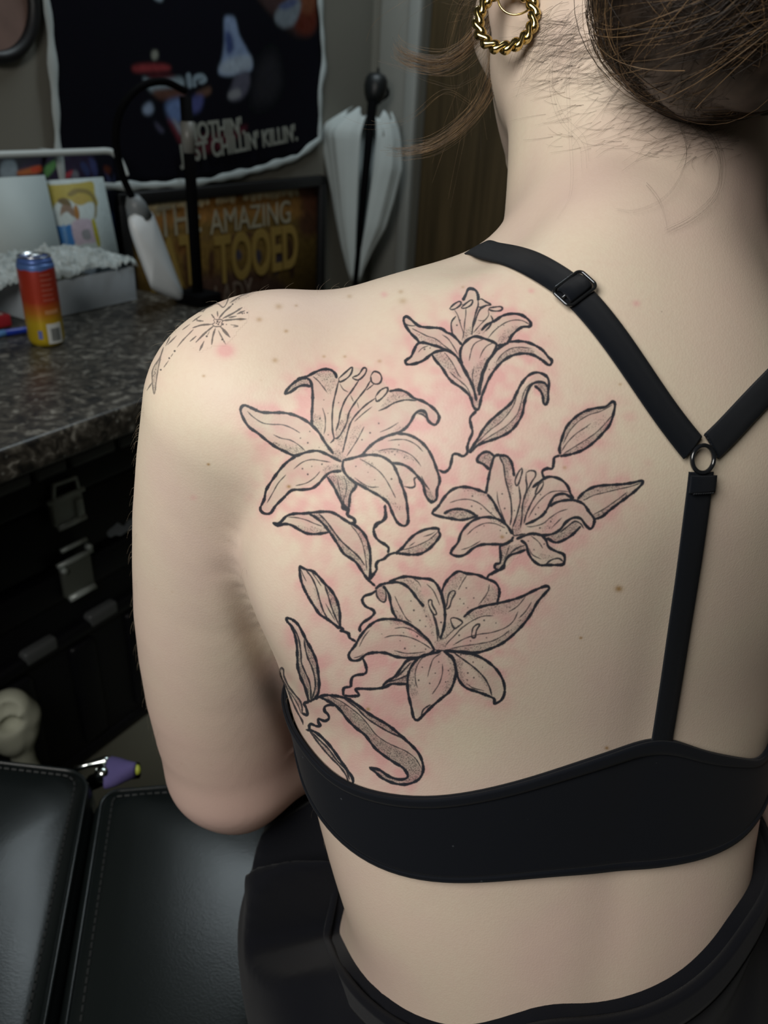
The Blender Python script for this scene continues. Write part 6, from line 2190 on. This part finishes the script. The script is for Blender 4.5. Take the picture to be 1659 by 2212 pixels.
# ---- translucent plastic tub with crumpled wrap, cards behind
M_TUB, nt, b = mat_new('cloudy_plastic')
b.inputs['Base Color'].default_value = (0.55, 0.61, 0.66, 1); b.inputs['Roughness'].default_value = 0.35
b.inputs['Transmission Weight'].default_value = 0.35; b.inputs['IOR'].default_value = 1.2
q0, q1 = rc(at_z(76, 698, CT)), rc(at_z(260, 641, CT))
TB1 = 0.212; TBA0, TBA1, TB0 = q1[0] - 0.006, q0[0], 0.110
TH_ = 0.062
tub = thing('plastic_tub', 'cloudy white plastic tub on counter behind the drink can', 'tub', room((TBA0 + TBA1) / 2, 0.16, CT))
w_ = 0.003
rbox('tub_floor', TBA0, TBA1, TB0, TB1, CT + 0.0005, CT + 0.004, M_TUB, tub, 0.001)
for (x0, x1, y0, y1) in ((TBA0, TBA0 + w_, TB0, TB1), (TBA1 - w_, TBA1, TB0, TB1), (TBA0, TBA1, TB0, TB0 + w_), (TBA0, TBA1, TB1 - w_, TB1)):
    rbox('tub_side', x0, x1, y0, y1, CT + 0.003, CT + TH_, M_TUB, tub, 0.001)
# something pale round seen through the side
pc = room(TBA0 + 0.105, TB1 - 0.050, CT + 0.005)
rl_ = lathe('tape_roll', [(0.012, 0.0), (0.032, 0.0), (0.034, 0.003), (0.034, 0.045), (0.032, 0.048), (0.012, 0.048)], plain('cream_tape', (0.50, 0.48, 0.36), 0.6), None, pc, 32)
tag(rl_, 'cream round roll lying inside the cloudy plastic tub', 'tape roll')
# crumpled clear-white wrap heaped over the tub
M_WRAP = plain('crumpled_white_film', (0.40, 0.45, 0.45), 0.42, noise_amt=0.12, noise_scale=40)
bm = bmesh.new()
nu_, nv_ = 130, 36
gv_ = []
for j in range(nv_ + 1):
    row = []
    for i in range(nu_ + 1):
        u, v = i / nu_, j / nv_
        a_ = TBA1 + 0.16 - (TBA1 + 0.165 - TBA0) * u; b_ = 0.128 + (TB1 + 0.006 - 0.128) * v
        h_ = noise.noise(Vector((u * 11, v * 4, 1.3))) * 0.007 + abs(noise.noise(Vector((u * 38, v * 9, 4.1)))) * 0.011 - abs(noise.noise(Vector((u * 60, v * 15, 8.1)))) * 0.007 + noise.noise(Vector((u * 90, v * 24, 2.2))) * 0.004
        dome = 0.026 * (1 - (2 * u - 1) ** 4) * (1 - v ** 3)
        drop = 0.022 * max(0, (v - 0.972) / 0.028) ** 1.5 * (0.6 + 0.8 * noise.noise(Vector((u * 8, 3, 0)))) + 0.030 * max(0, (u - 0.99) / 0.01)
        row.append(bm.verts.new(room(a_ + 0.004 * noise.noise(Vector((u * 20, v * 9, 7))), b_ + 0.006 * noise.noise(Vector((u * 17, v * 9, 9))), CT + TH_ + 0.0015 + max(0.0, 0.010 + dome + h_ - 0.35 * drop))))
    gv_.append(row)
for j in range(nv_):
    for i in range(nu_):
        bm.faces.new((gv_[j][i], gv_[j][i + 1], gv_[j + 1][i + 1], gv_[j + 1][i]))
wr_ = bm_obj('crumpled_wrap', bm, M_WRAP, None, False)
md = wr_.modifiers.new('thickness', 'SOLIDIFY'); md.thickness = 0.001
tag(wr_, 'crumpled white plastic wrap heaped on the cloudy tub', 'wrap')
# white card and yellow printed card standing in the tub
M_CARD = plain('white_card', (0.46, 0.53, 0.53), 0.6, noise_amt=0.03)


def card(name, label, cat, px, b_, mat, lean=0.012, z_bot=CT):
    P = [rc(at_plane(x, y, CORNER + b_ * E2, E2)) for x, y in px]       # top left, top right, bottom right, bottom left
    o = thing(name, label, cat, room((P[0][0] + P[1][0]) / 2, b_, z_bot))
    return o, P


cw, P = card('white_card', 'blank white card standing left of the yellow printed card', 'card', [(-60, 392), (97, 374), (118, 545), (-40, 560)], 0.076, M_CARD)
zt = (P[0][2] + P[1][2]) / 2


def card_sheet(name, parent, a0, a1, b0, b1, z0, z1, mat, th=0.003):
    return grid_sheet(name, lambda u, v: room(a0 + (a1 - a0) * u, b0 + (b1 - b0) * v, z1 + (z0 - z1) * v), 2, 2, mat, parent, th)


card_sheet('card_face', cw, P[0][0], P[1][0], 0.075, 0.102, CT + 0.001, zt, M_CARD)
cy, P2 = card('printed_card', 'white bordered card printed yellow over blue and pink panels', 'card', [(98, 392), (219, 381), (245, 545), (120, 560)], 0.063, M_CARD)
zt2 = (P2[0][2] + P2[1][2]) / 2
ca0, ca1 = P2[0][0], P2[1][0] - 0.004
card_sheet('card_face', cy, ca0, ca1, 0.062, 0.092, CT + 0.001, zt2, M_CARD)


def cpx(txt):
    out = []
    for p in txt.split():
        x, y = [float(c) for c in p.split(',')]
        a, _, z = wall_pt(x, y, 0.074); out.append(((ca0 - a) / (ca0 - ca1), (zt2 - z) / (zt2 - (CT + 0.001))))
    return out


W_ = (0.46, 0.53, 0.53)
fields = [
    ((0.36, 0.30, 0.075), cpx('101,404 140,400 180,396 208,394 210,420 212,446 160,452 112,456 104,430'), 1),
    ((0.30, 0.25, 0.05), cpx('101,404 116,402 124,456 114,480 108,450'), 2),
    (W_, cpx('126,440 150,432 170,440 205,438 210,456 204,478 180,484 120,486 116,460'), 3),
    ((0.20, 0.16, 0.06), cpx('150,424 160,412 178,408 198,412 210,428 212,450 208,470 204,472 207,450 203,430 192,420 176,418 162,424'), 2),
    ((0.36, 0.28, 0.08), cpx('162,430 178,420 194,424 196,434 180,444 164,440'), 2),
    ((0.14, 0.11, 0.06), cpx('128,434 140,428 152,432 158,446 148,448 136,442'), 2),
    ((0.22, 0.16, 0.12), cpx('136,446 150,444 162,452 166,470 156,466 148,458 138,462 132,468'), 2),
    ((0.30, 0.15, 0.05), cpx('163,446 170,446 173,466 168,478 163,464'), 1),
    ((0.045, 0.17, 0.42), cpx('117,491 138,489 154,487 158,526 140,528 123,530'), 1),
    ((0.12, 0.26, 0.48), cpx('134,490 140,489 144,528 138,529'), 1),
    ((0.43, 0.37, 0.44), cpx('156,480 196,474 200,500 203,522 180,525 160,526'), 2),
    ((0.24, 0.25, 0.27), cpx('175,499 190,496 193,515 178,517'), 1),
    ((0.36, 0.33, 0.03), cpx('198,478 205,477 212,526 205,528'), 1),
]
im = sheet_image('card_print', 300, 420, W_, fields, 1, 0.03)
grid_sheet('print', lambda u, v: room(ca0 + (ca1 - ca0) * u, 0.0628 + 0.030 * v, zt2 + (CT + 0.001 - zt2) * v), 2, 2, print_mat('card_print_surface', im, 0.5), cy, 0.0006)

# ---- red and white packet and blue pen at the left
q = rc(at_z(4, 704, CT))
pk = thing('packet', 'small red and white packet lying left of the drink can', 'packet', room(q[0] + 0.015, q[1], CT))
M_RED = plain('red_card', (0.42, 0.02, 0.03), 0.45); M_WH = plain('white_print', (0.55, 0.55, 0.52), 0.5)
rbox('carton', q[0] - 0.012, q[0] + 0.075, q[1] - 0.03, q[1] + 0.012, CT, CT + 0.020, M_RED, pk, 0.002)
rbox('white_panel', q[0] - 0.004, q[0] + 0.066, q[1] - 0.026, q[1] + 0.004, CT + 0.0195, CT + 0.0206, M_WH, pk)
p0, p1 = at_z(62, 719, CT) + EZ * 0.0055, at_z(-40, 735, CT) + EZ * 0.0055
pen = tag(tube('pen', [p0, p0 * 0.95 + p1 * 0.05, p0 * 0.5 + p1 * 0.5, p1], [0.004, 0.0055, 0.0055, 0.0055], plain('blue_plastic', (0.012, 0.035, 0.30), 0.35), None, 12), 'blue pen lying on counter left of the drink can', 'pen')
tube('pen_cap', [p0 * 0.50 + p1 * 0.50, p1 * 0.999], 0.0060, plain('light_blue_plastic', (0.10, 0.24, 0.50), 0.35), pen, 12)

# ---- gooseneck lamp
PA, PB = wall_pt(414, 420, 0.312)[0], 0.312
M_LAMPB = plain('black_lamp_metal', (0.0025, 0.0025, 0.003), 0.8, spec=0.04)
M_LAMPW = plain('white_lamp_plastic', (0.74, 0.79, 0.82), 0.35)
lamp = thing('gooseneck_lamp', 'black gooseneck lamp with long white head on the counter before the circus sign', 'lamp', room(PA, PB, CT))
rbox('clamp', PA - 0.03, PA + 0.03, PB - 0.035, PB + 0.035, CT, CT + 0.022, M_LAMPB, lamp, 0.004)
tube('pole', [room(PA, PB, CT + 0.02), room(PA, PB, 1.225)], 0.0105, M_LAMPB, lamp, 16)
zc = [wall_pt(410, y, PB)[2] for y in (262, 330)]
tube('grey_sleeve', [room(PA, PB, zc[1]), room(PA, PB, zc[0])], 0.0120, plain('grey_sleeve', (0.16, 0.16, 0.145), 0.4), lamp, 16)
LB = [0.312, 0.312, 0.310, 0.305, 0.298, 0.292, 0.290]
gp = []
for (x, y), bb in zip([(399, 196), (352, 176), (300, 190), (262, 236), (250, 300), (264, 376), (287, 430)], LB):
    q = wall_pt(x, y, bb); gp.append(room(q[0], bb, q[2]))
tube('gooseneck', catmull(gp, 8), 0.0060, M_LAMPB, lamp, 12)
# head: outline given its own thickness, rounded
hd = [(283, 424), (301, 431), (312, 446), (316, 458)]
def lp(x, y, bb):
    q = wall_pt(x, y, bb); return room(q[0], bb, q[2])
tube('head_joint', [lp(287, 424, 0.29), lp(292, 440, 0.29), lp(303, 470, 0.29)], [0.011, 0.017, 0.022], plain('grey_joint', (0.17, 0.19, 0.20), 0.45), lamp, 16)
outl = [(277, 478), (282, 462), (296, 450), (313, 448), (328, 458), (338, 478), (356, 526), (378, 584), (399, 640), (400, 648), (392, 651), (360, 640), (331, 626), (322, 612), (302, 560), (284, 510)]
bm = bmesh.new()
ring_f = catmull(outl, 5, True)
cx_, cy_ = ring_f.mean(0)
layers = [(0.1, 0.258), (0.6, 0.259), (0.86, 0.262), (0.95, 0.266), (1.0, 0.276), (1.0, 0.286), (0.93, 0.300), (0.80, 0.308), (0.55, 0.314), (0.1, 0.316)]
rings = []
for s_, bb in layers:
    rings.append([bm.verts.new(lp(cx_ + (x - cx_) * s_, cy_ + (y - cy_) * s_, bb)) for x, y in ring_f])
for r0_, r1_ in zip(rings[:-1], rings[1:]):
    for k in range(len(r0_)):
        bm.faces.new((r0_[k], r0_[(k + 1) % len(r0_)], r1_[(k + 1) % len(r0_)], r1_[k]))
bm.faces.new(rings[0]); bm.faces.new(rings[-1][::-1])
bm_obj('lamp_head', bm, M_LAMPW, lamp, True)

# ---- umbrella hanging in the corner
M_UMB = plain('white_umbrella_cloth', (0.50, 0.55, 0.54), 0.7, noise_amt=0.08, noise_scale=14)
UB = 0.10
uT, uB = lp(803, 236, UB), lp(768, 606, UB)
ud = (uB - uT); UL = np.linalg.norm(ud); ud /= UL
um = thing('umbrella', 'white umbrella with black shaft hanging tip down in corner beside the door', 'umbrella', uB)
toC = CC - uT; toC -= ud * (toC @ ud); toC /= np.linalg.norm(toC); sdv = np.cross(ud, toC)
if sdv @ CR < 0: sdv = -sdv
shT = lp(812, 196, UB)
tube('shaft', [uT - ud * 0.02 + toC * 0.022, uT + ud * UL * 0.5 + toC * 0.022, uB + ud * 0.03 + toC * 0.006], [0.0135, 0.0105, 0.0075], M_LAMPB, um, 12)


def R_at(s, side):
    xs = [0, 0.06, 0.14, 0.3, 0.5, 0.66, 0.8, 0.92, 1.0]
    l = [0.050, 0.090, 0.136, 0.112, 0.084, 0.066, 0.048, 0.028, 0.013]
    r_ = [0.050, 0.068, 0.082, 0.096, 0.084, 0.070, 0.040, 0.020, 0.011]
    return np.interp(s, xs, l) * (1 - side) + np.interp(s, xs, r_) * side


V, F = [], []
NS, NP = 26, 72
gap = math.radians(16)
for j in range(NS + 1):
    s = j / NS
    for i in range(NP + 1):
        ph = gap + (2 * math.pi - 2 * gap) * i / NP               # 0 faces the room, runs round to the right
        side = 0.5 + 0.5 * math.sin(ph)
        s_eff = s
        if s < 0.16:                                               # points of the ribs at the open rim
            s_eff = s + 0.05 * (1 - s / 0.16) * (0.5 - 0.5 * math.cos(8 * ph)) + (0.07 if False else 0)
        R_ = R_at(s_eff, side) * (1 + 0.06 * math.cos(8 * ph) + 0.03 * math.sin(21 * ph + 6 * s))
        front = max(0, math.cos(ph))
        R_ *= 1 - 0.30 * front ** 3
        V.append(uT + ud * UL * s_eff + (toC * math.cos(ph) * 0.55 + sdv * math.sin(ph)) * R_)
for j in range(NS):
    for i in range(NP):
        F.append((j * (NP + 1) + i, j * (NP + 1) + i + 1, (j + 1) * (NP + 1) + i + 1, (j + 1) * (NP + 1) + i))
cl = mesh_obj('canopy', V, F, M_UMB, um, True)
md = cl.modifiers.new('thickness', 'SOLIDIFY'); md.thickness = 0.0015
for ph in (-0.9, -2.0, 0.55, 1.1, 1.8, 3.0):
    s = 0.10
    R_ = R_at(0.10, 0.5 + 0.5 * math.sin(ph)) * 0.9
    e0 = uT + ud * UL * 0.14 + (toC * math.cos(ph) * 0.55 + sdv * math.sin(ph)) * R_
    tube('rib_tip', [e0, e0 - ud * 0.030 - (toC * math.cos(ph) * 0.55 + sdv * math.sin(ph)) * 0.008], 0.0028, M_UMB, um, 6)
# handle: rounded grip, collar, hanging loop
hT, hB = lp(816, 158, UB), lp(806, 226, UB)
hv = (hB - hT)
tube('grip', [hT + hv * t_ for t_ in (0, 0.06, 0.2, 0.45, 0.7, 0.92, 1.0)], [0.010, 0.024, 0.031, 0.033, 0.029, 0.021, 0.012], plain('black_rubber_grip', (0.010, 0.012, 0.013), 0.4, bump=0.5, bump_scale=120), um, 20)
tube('collar', [hB - hv * 0.02, hB + hv * 0.10, hB + hv * 0.18], [0.012, 0.014, 0.010], plain('grey_plastic_collar', (0.18, 0.20, 0.20), 0.4), um, 14)
lo_ = [lp(x, y, UB + 0.012) for x, y in ((806, 222), (824, 216), (838, 204), (834, 188), (822, 182))]
tube('wrist_loop', catmull(lo_, 6), 0.0045, M_LAMPB, um, 8)
tube('wall_hook', [lp(816, 158, UB), lp(817, 150, 0.05), lp(817, 146, 0.0)], 0.003, M_LAMPB, um, 8)

# ---- cream bone-like stand on the floor by the cases
bq = rc(at_plane(34, 1560, CORNER + 0.40 * E2, E2))
def cb(x, y, bb=0.40): return at_plane(x, y, CORNER + bb * E2, E2)
kn = [cb(22, 1530), cb(46, 1546), cb(50, 1572), cb(8, 1575), cb(24, 1596)]
h1, h2 = cb(14, 1545, 0.428), cb(24, 1569, 0.425)
st_top, st_bot = cb(38, 1590), cb(60, 1672)


def bone_sdf(P):
    d = capsule(P, kn[0], kn[1], 0.030, 0.028)
    d = smin(d, capsule(P, kn[1], kn[2], 0.027, 0.024), 0.015)
    d = smin(d, capsule(P, kn[0], kn[3], 0.026, 0.026), 0.02)
    d = smin(d, capsule(P, kn[4], st_top, 0.028, 0.022), 0.02)
    d = smin(d, capsule(P, st_top, st_bot, 0.020, 0.019), 0.02)
    fl = np.array([st_bot[0], st_bot[1], 0.03])
    d = smin(d, capsule(P, st_bot, fl, 0.019, 0.026), 0.02)
    d = smin(d, ellip(P, (fl[0], fl[1], 0.022), (0.045, 0.045, 0.018)), 0.02)
    d = smax(d, -ellip(P, h1, (0.024, 0.024, 0.018)), 0.006)
    d = smax(d, -ellip(P, h2, (0.019, 0.019, 0.015)), 0.006)
    return np.maximum(d, -P[:, 2])


v, q = surface_nets(bone_sdf, (kn[3][0] - 0.14, kn[0][1] - 0.16, -0.01), (kn[3][0] + 0.2, kn[0][1] + 0.16, 0.42), 0.005, 2)
bo = mesh_obj('bone_stand', v, q, plain('cream_plaster', (0.52, 0.53, 0.42), 0.7, noise_amt=0.12, noise_scale=30), None, True)
tag(bo, 'cream bone-shaped stand with dark hollows, on floor beside black tool cases', 'stand')

# ================================================================ BENCH
M_VINYL, nt, b = mat_new('black_vinyl')
b.inputs['Base Color'].default_value = (0.0065, 0.0085, 0.0085, 1); b.inputs['Roughness'].default_value = 0.36
b.inputs['Specular IOR Level'].default_value = 0.30
t = nt.nodes.new('ShaderNodeTexCoord')
v1 = nt.nodes.new('ShaderNodeTexVoronoi'); v1.inputs['Scale'].default_value = 520
n1 = nt.nodes.new('ShaderNodeTexNoise'); n1.inputs['Scale'].default_value = 16; n1.inputs['Detail'].default_value = 2
nt.links.new(t.outputs['Object'], v1.inputs['Vector']); nt.links.new(t.outputs['Object'], n1.inputs['Vector'])
ad = nt.nodes.new('ShaderNodeMath'); ad.operation = 'MULTIPLY_ADD'; ad.inputs[1].default_value = 3.0
nt.links.new(n1.outputs['Fac'], ad.inputs[0]); nt.links.new(v1.outputs['Distance'], ad.inputs[2])
bp = nt.nodes.new('ShaderNodeBump'); bp.inputs['Strength'].default_value = 0.022; bp.inputs['Distance'].default_value = 0.002
nt.links.new(ad.outputs[0], bp.inputs['Height']); nt.links.new(bp.outputs['Normal'], b.inputs['Normal'])
n2 = nt.nodes.new('ShaderNodeTexNoise'); n2.inputs['Scale'].default_value = 7
nt.links.new(t.outputs['Object'], n2.inputs['Vector'])
rr_ = nt.nodes.new('ShaderNodeMapRange'); rr_.inputs['To Min'].default_value = 0.20; rr_.inputs['To Max'].default_value = 0.30
nt.links.new(n2.outputs['Fac'], rr_.inputs['Value']); nt.links.new(rr_.outputs['Result'], b.inputs['Roughness'])
M_STITCH = plain('black_thread', (0.016, 0.018, 0.018), 0.7)
M_FRAME = plain('grey_steel_frame', (0.10, 0.10, 0.10), 0.35, 0.8)
bench = thing('tattoo_bench', 'black vinyl tattoo bench with two padded sections and stitched edges, person seated on it', 'bench', (0.0, 0.25, 0.0))
BZ = 0.600


def pad(name, org, ex, ey, wx, wy, th, r_c, parent):
    """cushion: rounded plan, soft rolled top edge; org is the front left corner, ey runs back towards the camera"""
    ex = np.array(ex) / np.linalg.norm(ex); ey = np.array(ey) / np.linalg.norm(ey)
    plan = []
    for cx, cy, a0 in ((r_c, r_c, 180), (wx - r_c, r_c, 270), (wx - r_c, wy - r_c, 0), (r_c, wy - r_c, 90)):
        for k in range(9):
            w_ = math.radians(a0 + 90 * k / 8)
            plan.append((cx + r_c * math.cos(w_), cy + r_c * math.sin(w_)))
    dense = []
    for i in range(len(plan)):
        a_, b_ = np.array(plan[i]), np.array(plan[(i + 1) % len(plan)])
        n = max(1, int(np.linalg.norm(b_ - a_) / 0.03))
        for k in range(n): dense.append(a_ + (b_ - a_) * k / n)
    plan = np.array(dense); cen = np.array([wx / 2, wy / 2])
    prof = [(0.020, -th), (0.004, -th + 0.004), (0.0, -th + 0.016), (0.0, -0.034), (0.002, -0.022), (0.007, -0.012), (0.015, -0.006), (0.028, -0.002), (0.05, 0.0005), (0.09, 0.003), (0.16, 0.004)]
    bm = bmesh.new(); rings = []
    EZ = np.cross(ey, ex); EZ = EZ / np.linalg.norm(EZ) * (1 if EZ[2] > 0 else -1)
    T = np.roll(plan, -1, 0) - np.roll(plan, 1, 0); N = np.stack([T[:, 1], -T[:, 0]], 1); N /= np.linalg.norm(N, axis=1)[:, None]
    if ((plan + N * 0.01 - cen) ** 2).sum() < ((plan - cen) ** 2).sum(): N = -N
    half = min(wx, wy) / 2
    for ins, z in prof:
        s_ = np.minimum(ins, half * 0.8)
        if ins > r_c * 0.6:
            Q = cen + (plan - cen) * (1 - ins / (np.abs(plan - cen).max(1)[:, None]))
        else: Q = plan - N * s_
        rings.append([bm.verts.new(org + ex * p_[0] + ey * p_[1] + EZ * (z + 0)) for p_ in Q])
    for r0_, r1_ in zip(rings[:-1], rings[1:]):
        for k in range(len(plan)):
            bm.faces.new((r0_[k], r0_[(k + 1) % len(plan)], r1_[(k + 1) % len(plan)], r1_[k]))
    bm.faces.new(rings[0][::-1]); bm.faces.new(rings[-1])
    o = bm_obj(name, bm, M_VINYL, parent, True)
    Q = plan - N * 0.010
    tube('piping', [org + ex * p_[0] + ey * p_[1] + EZ * (-0.0085) for p_ in Q], 0.0024, M_VINYL, o, 8, True)
    # stitch row beside the piping, one object
    Q = plan - N * 0.022
    Lq = np.r_[0, np.cumsum(np.linalg.norm(np.diff(np.vstack([Q, Q[:1]]), axis=0), axis=1))]
    bm = bmesh.new(); QQ = np.vstack([Q, Q[:1]])
    for s_ in np.arange(0, Lq[-1], 0.0075):
        c0 = np.array([np.interp(s_, Lq, QQ[:, k]) for k in (0, 1)]); c1 = np.array([np.interp(s_ + 0.005, Lq, QQ[:, k]) for k in (0, 1)])
        tube_bm(bm, [org + ex * c0[0] + ey * c0[1] + EZ * -0.0028, org + ex * c1[0] + ey * c1[1] + EZ * -0.0028], 0.0010, 4)
    st = bm_obj('stitching', bm, M_STITCH, o); st['kind'] = 'stuff'
    return o


ey_ = np.array([0.215, -0.977, 0]); exR = np.array([0.977, 0.215, -0.045])
pr = at_z(236, 1683, BZ)
pad('seat_pad', np.array([pr[0] - 0.016, pr[1] - 0.002, BZ]), exR, ey_, 0.95, 0.74, 0.085, 0.028, bench)
pl_ = at_z(196, 1640, BZ)
exL = np.array([0.990, 0.040, -0.130])
eyL = np.array([0.215, -0.977, 0])
pad('side_pad', np.array([pl_[0] + 0.012, pl_[1] - 0.004, BZ + 0.002]) - exL * 0.62, exL, eyL, 0.62, 0.80, 0.085, 0.035, bench)
# frame
for (p0, p1) in (((-0.72, 0.45, 0.495), (0.72, 0.45, 0.495)), ((-0.60, -0.10, 0.495), (0.80, -0.10, 0.495))):
    tube('frame_rail', [np.array(p0), np.array(p1)], 0.018, M_FRAME, bench, 12)
for (x, y) in ((-0.70, 0.45), (0.70, 0.45), (-0.58, -0.10), (0.78, -0.10)):
    tube('leg', [np.array((x, y, 0.49)), np.array((x, y, 0.0))], 0.020, M_FRAME, bench, 12)
# hinge hardware with the purple cloth cover and yellow tip, between the pads at the front
def hz(x, y, dz=0.0):
    return at_z(x, y, 0.578 + dz)
M_PURP = plain('purple_cloth', (0.075, 0.060, 0.175), 0.85, noise_amt=0.12, noise_scale=60, bump=0.4, bump_scale=300)
M_YEL = plain('yellow_green_tip', (0.36, 0.40, 0.05), 0.5)
bm = bmesh.new()
secs = [(231, 1670, 31), (236, 1669, 33), (255, 1668, 28), (272, 1666, 20), (288, 1664, 12), (294, 1663, 9)]
rings = []
for x, y, h_ in secs:
    a_, b_ = hz(x + 0.22 * h_, y - h_), hz(x - 0.25 * h_, y + h_)
    c_, up2 = (a_ + b_) / 2, (a_ - b_) / 2
    rings.append([bm.verts.new(c_ + up2 * math.cos(w_) + EZ * 0.010 * math.sin(w_)) for w_ in np.linspace(0, 2 * math.pi, 16, endpoint=False)])
for r0_, r1_ in zip(rings[:-1], rings[1:]):
    for k in range(16): bm.faces.new((r0_[k], r0_[(k + 1) % 16], r1_[(k + 1) % 16], r1_[k]))
bm.faces.new(rings[0][::-1]); bm.faces.new(rings[-1])
pc_ = bm_obj('lever_cover', bm, M_PURP, bench, True); pc_['label'] = 'purple cloth cover'
yt = tube('tip', [hz(291, 1664), hz(297, 1662), hz(303, 1660)], [0.0052, 0.0062, 0.0040], M_YEL, pc_, 12); yt['label'] = 'yellow green tip'
M_CHR = plain('chrome', (0.6, 0.64, 0.62), 0.15, 1.0)
lv = tube('lever', [hz(160, 1662), hz(190, 1652), hz(226, 1644), hz(240, 1643)], [0.0035, 0.0035, 0.0055, 0.0055], M_CHR, bench, 10)
tube('bolt_head', [hz(222, 1673, -0.006), hz(222, 1672, 0.004), hz(222, 1672, 0.010)], [0.009, 0.009, 0.005], M_CHR, bench, 14)
tube('hinge_bracket', [hz(200, 1690, -0.03), hz(240, 1672, -0.012), hz(300, 1664, -0.02)], 0.009, M_LAMPB, bench, 10)
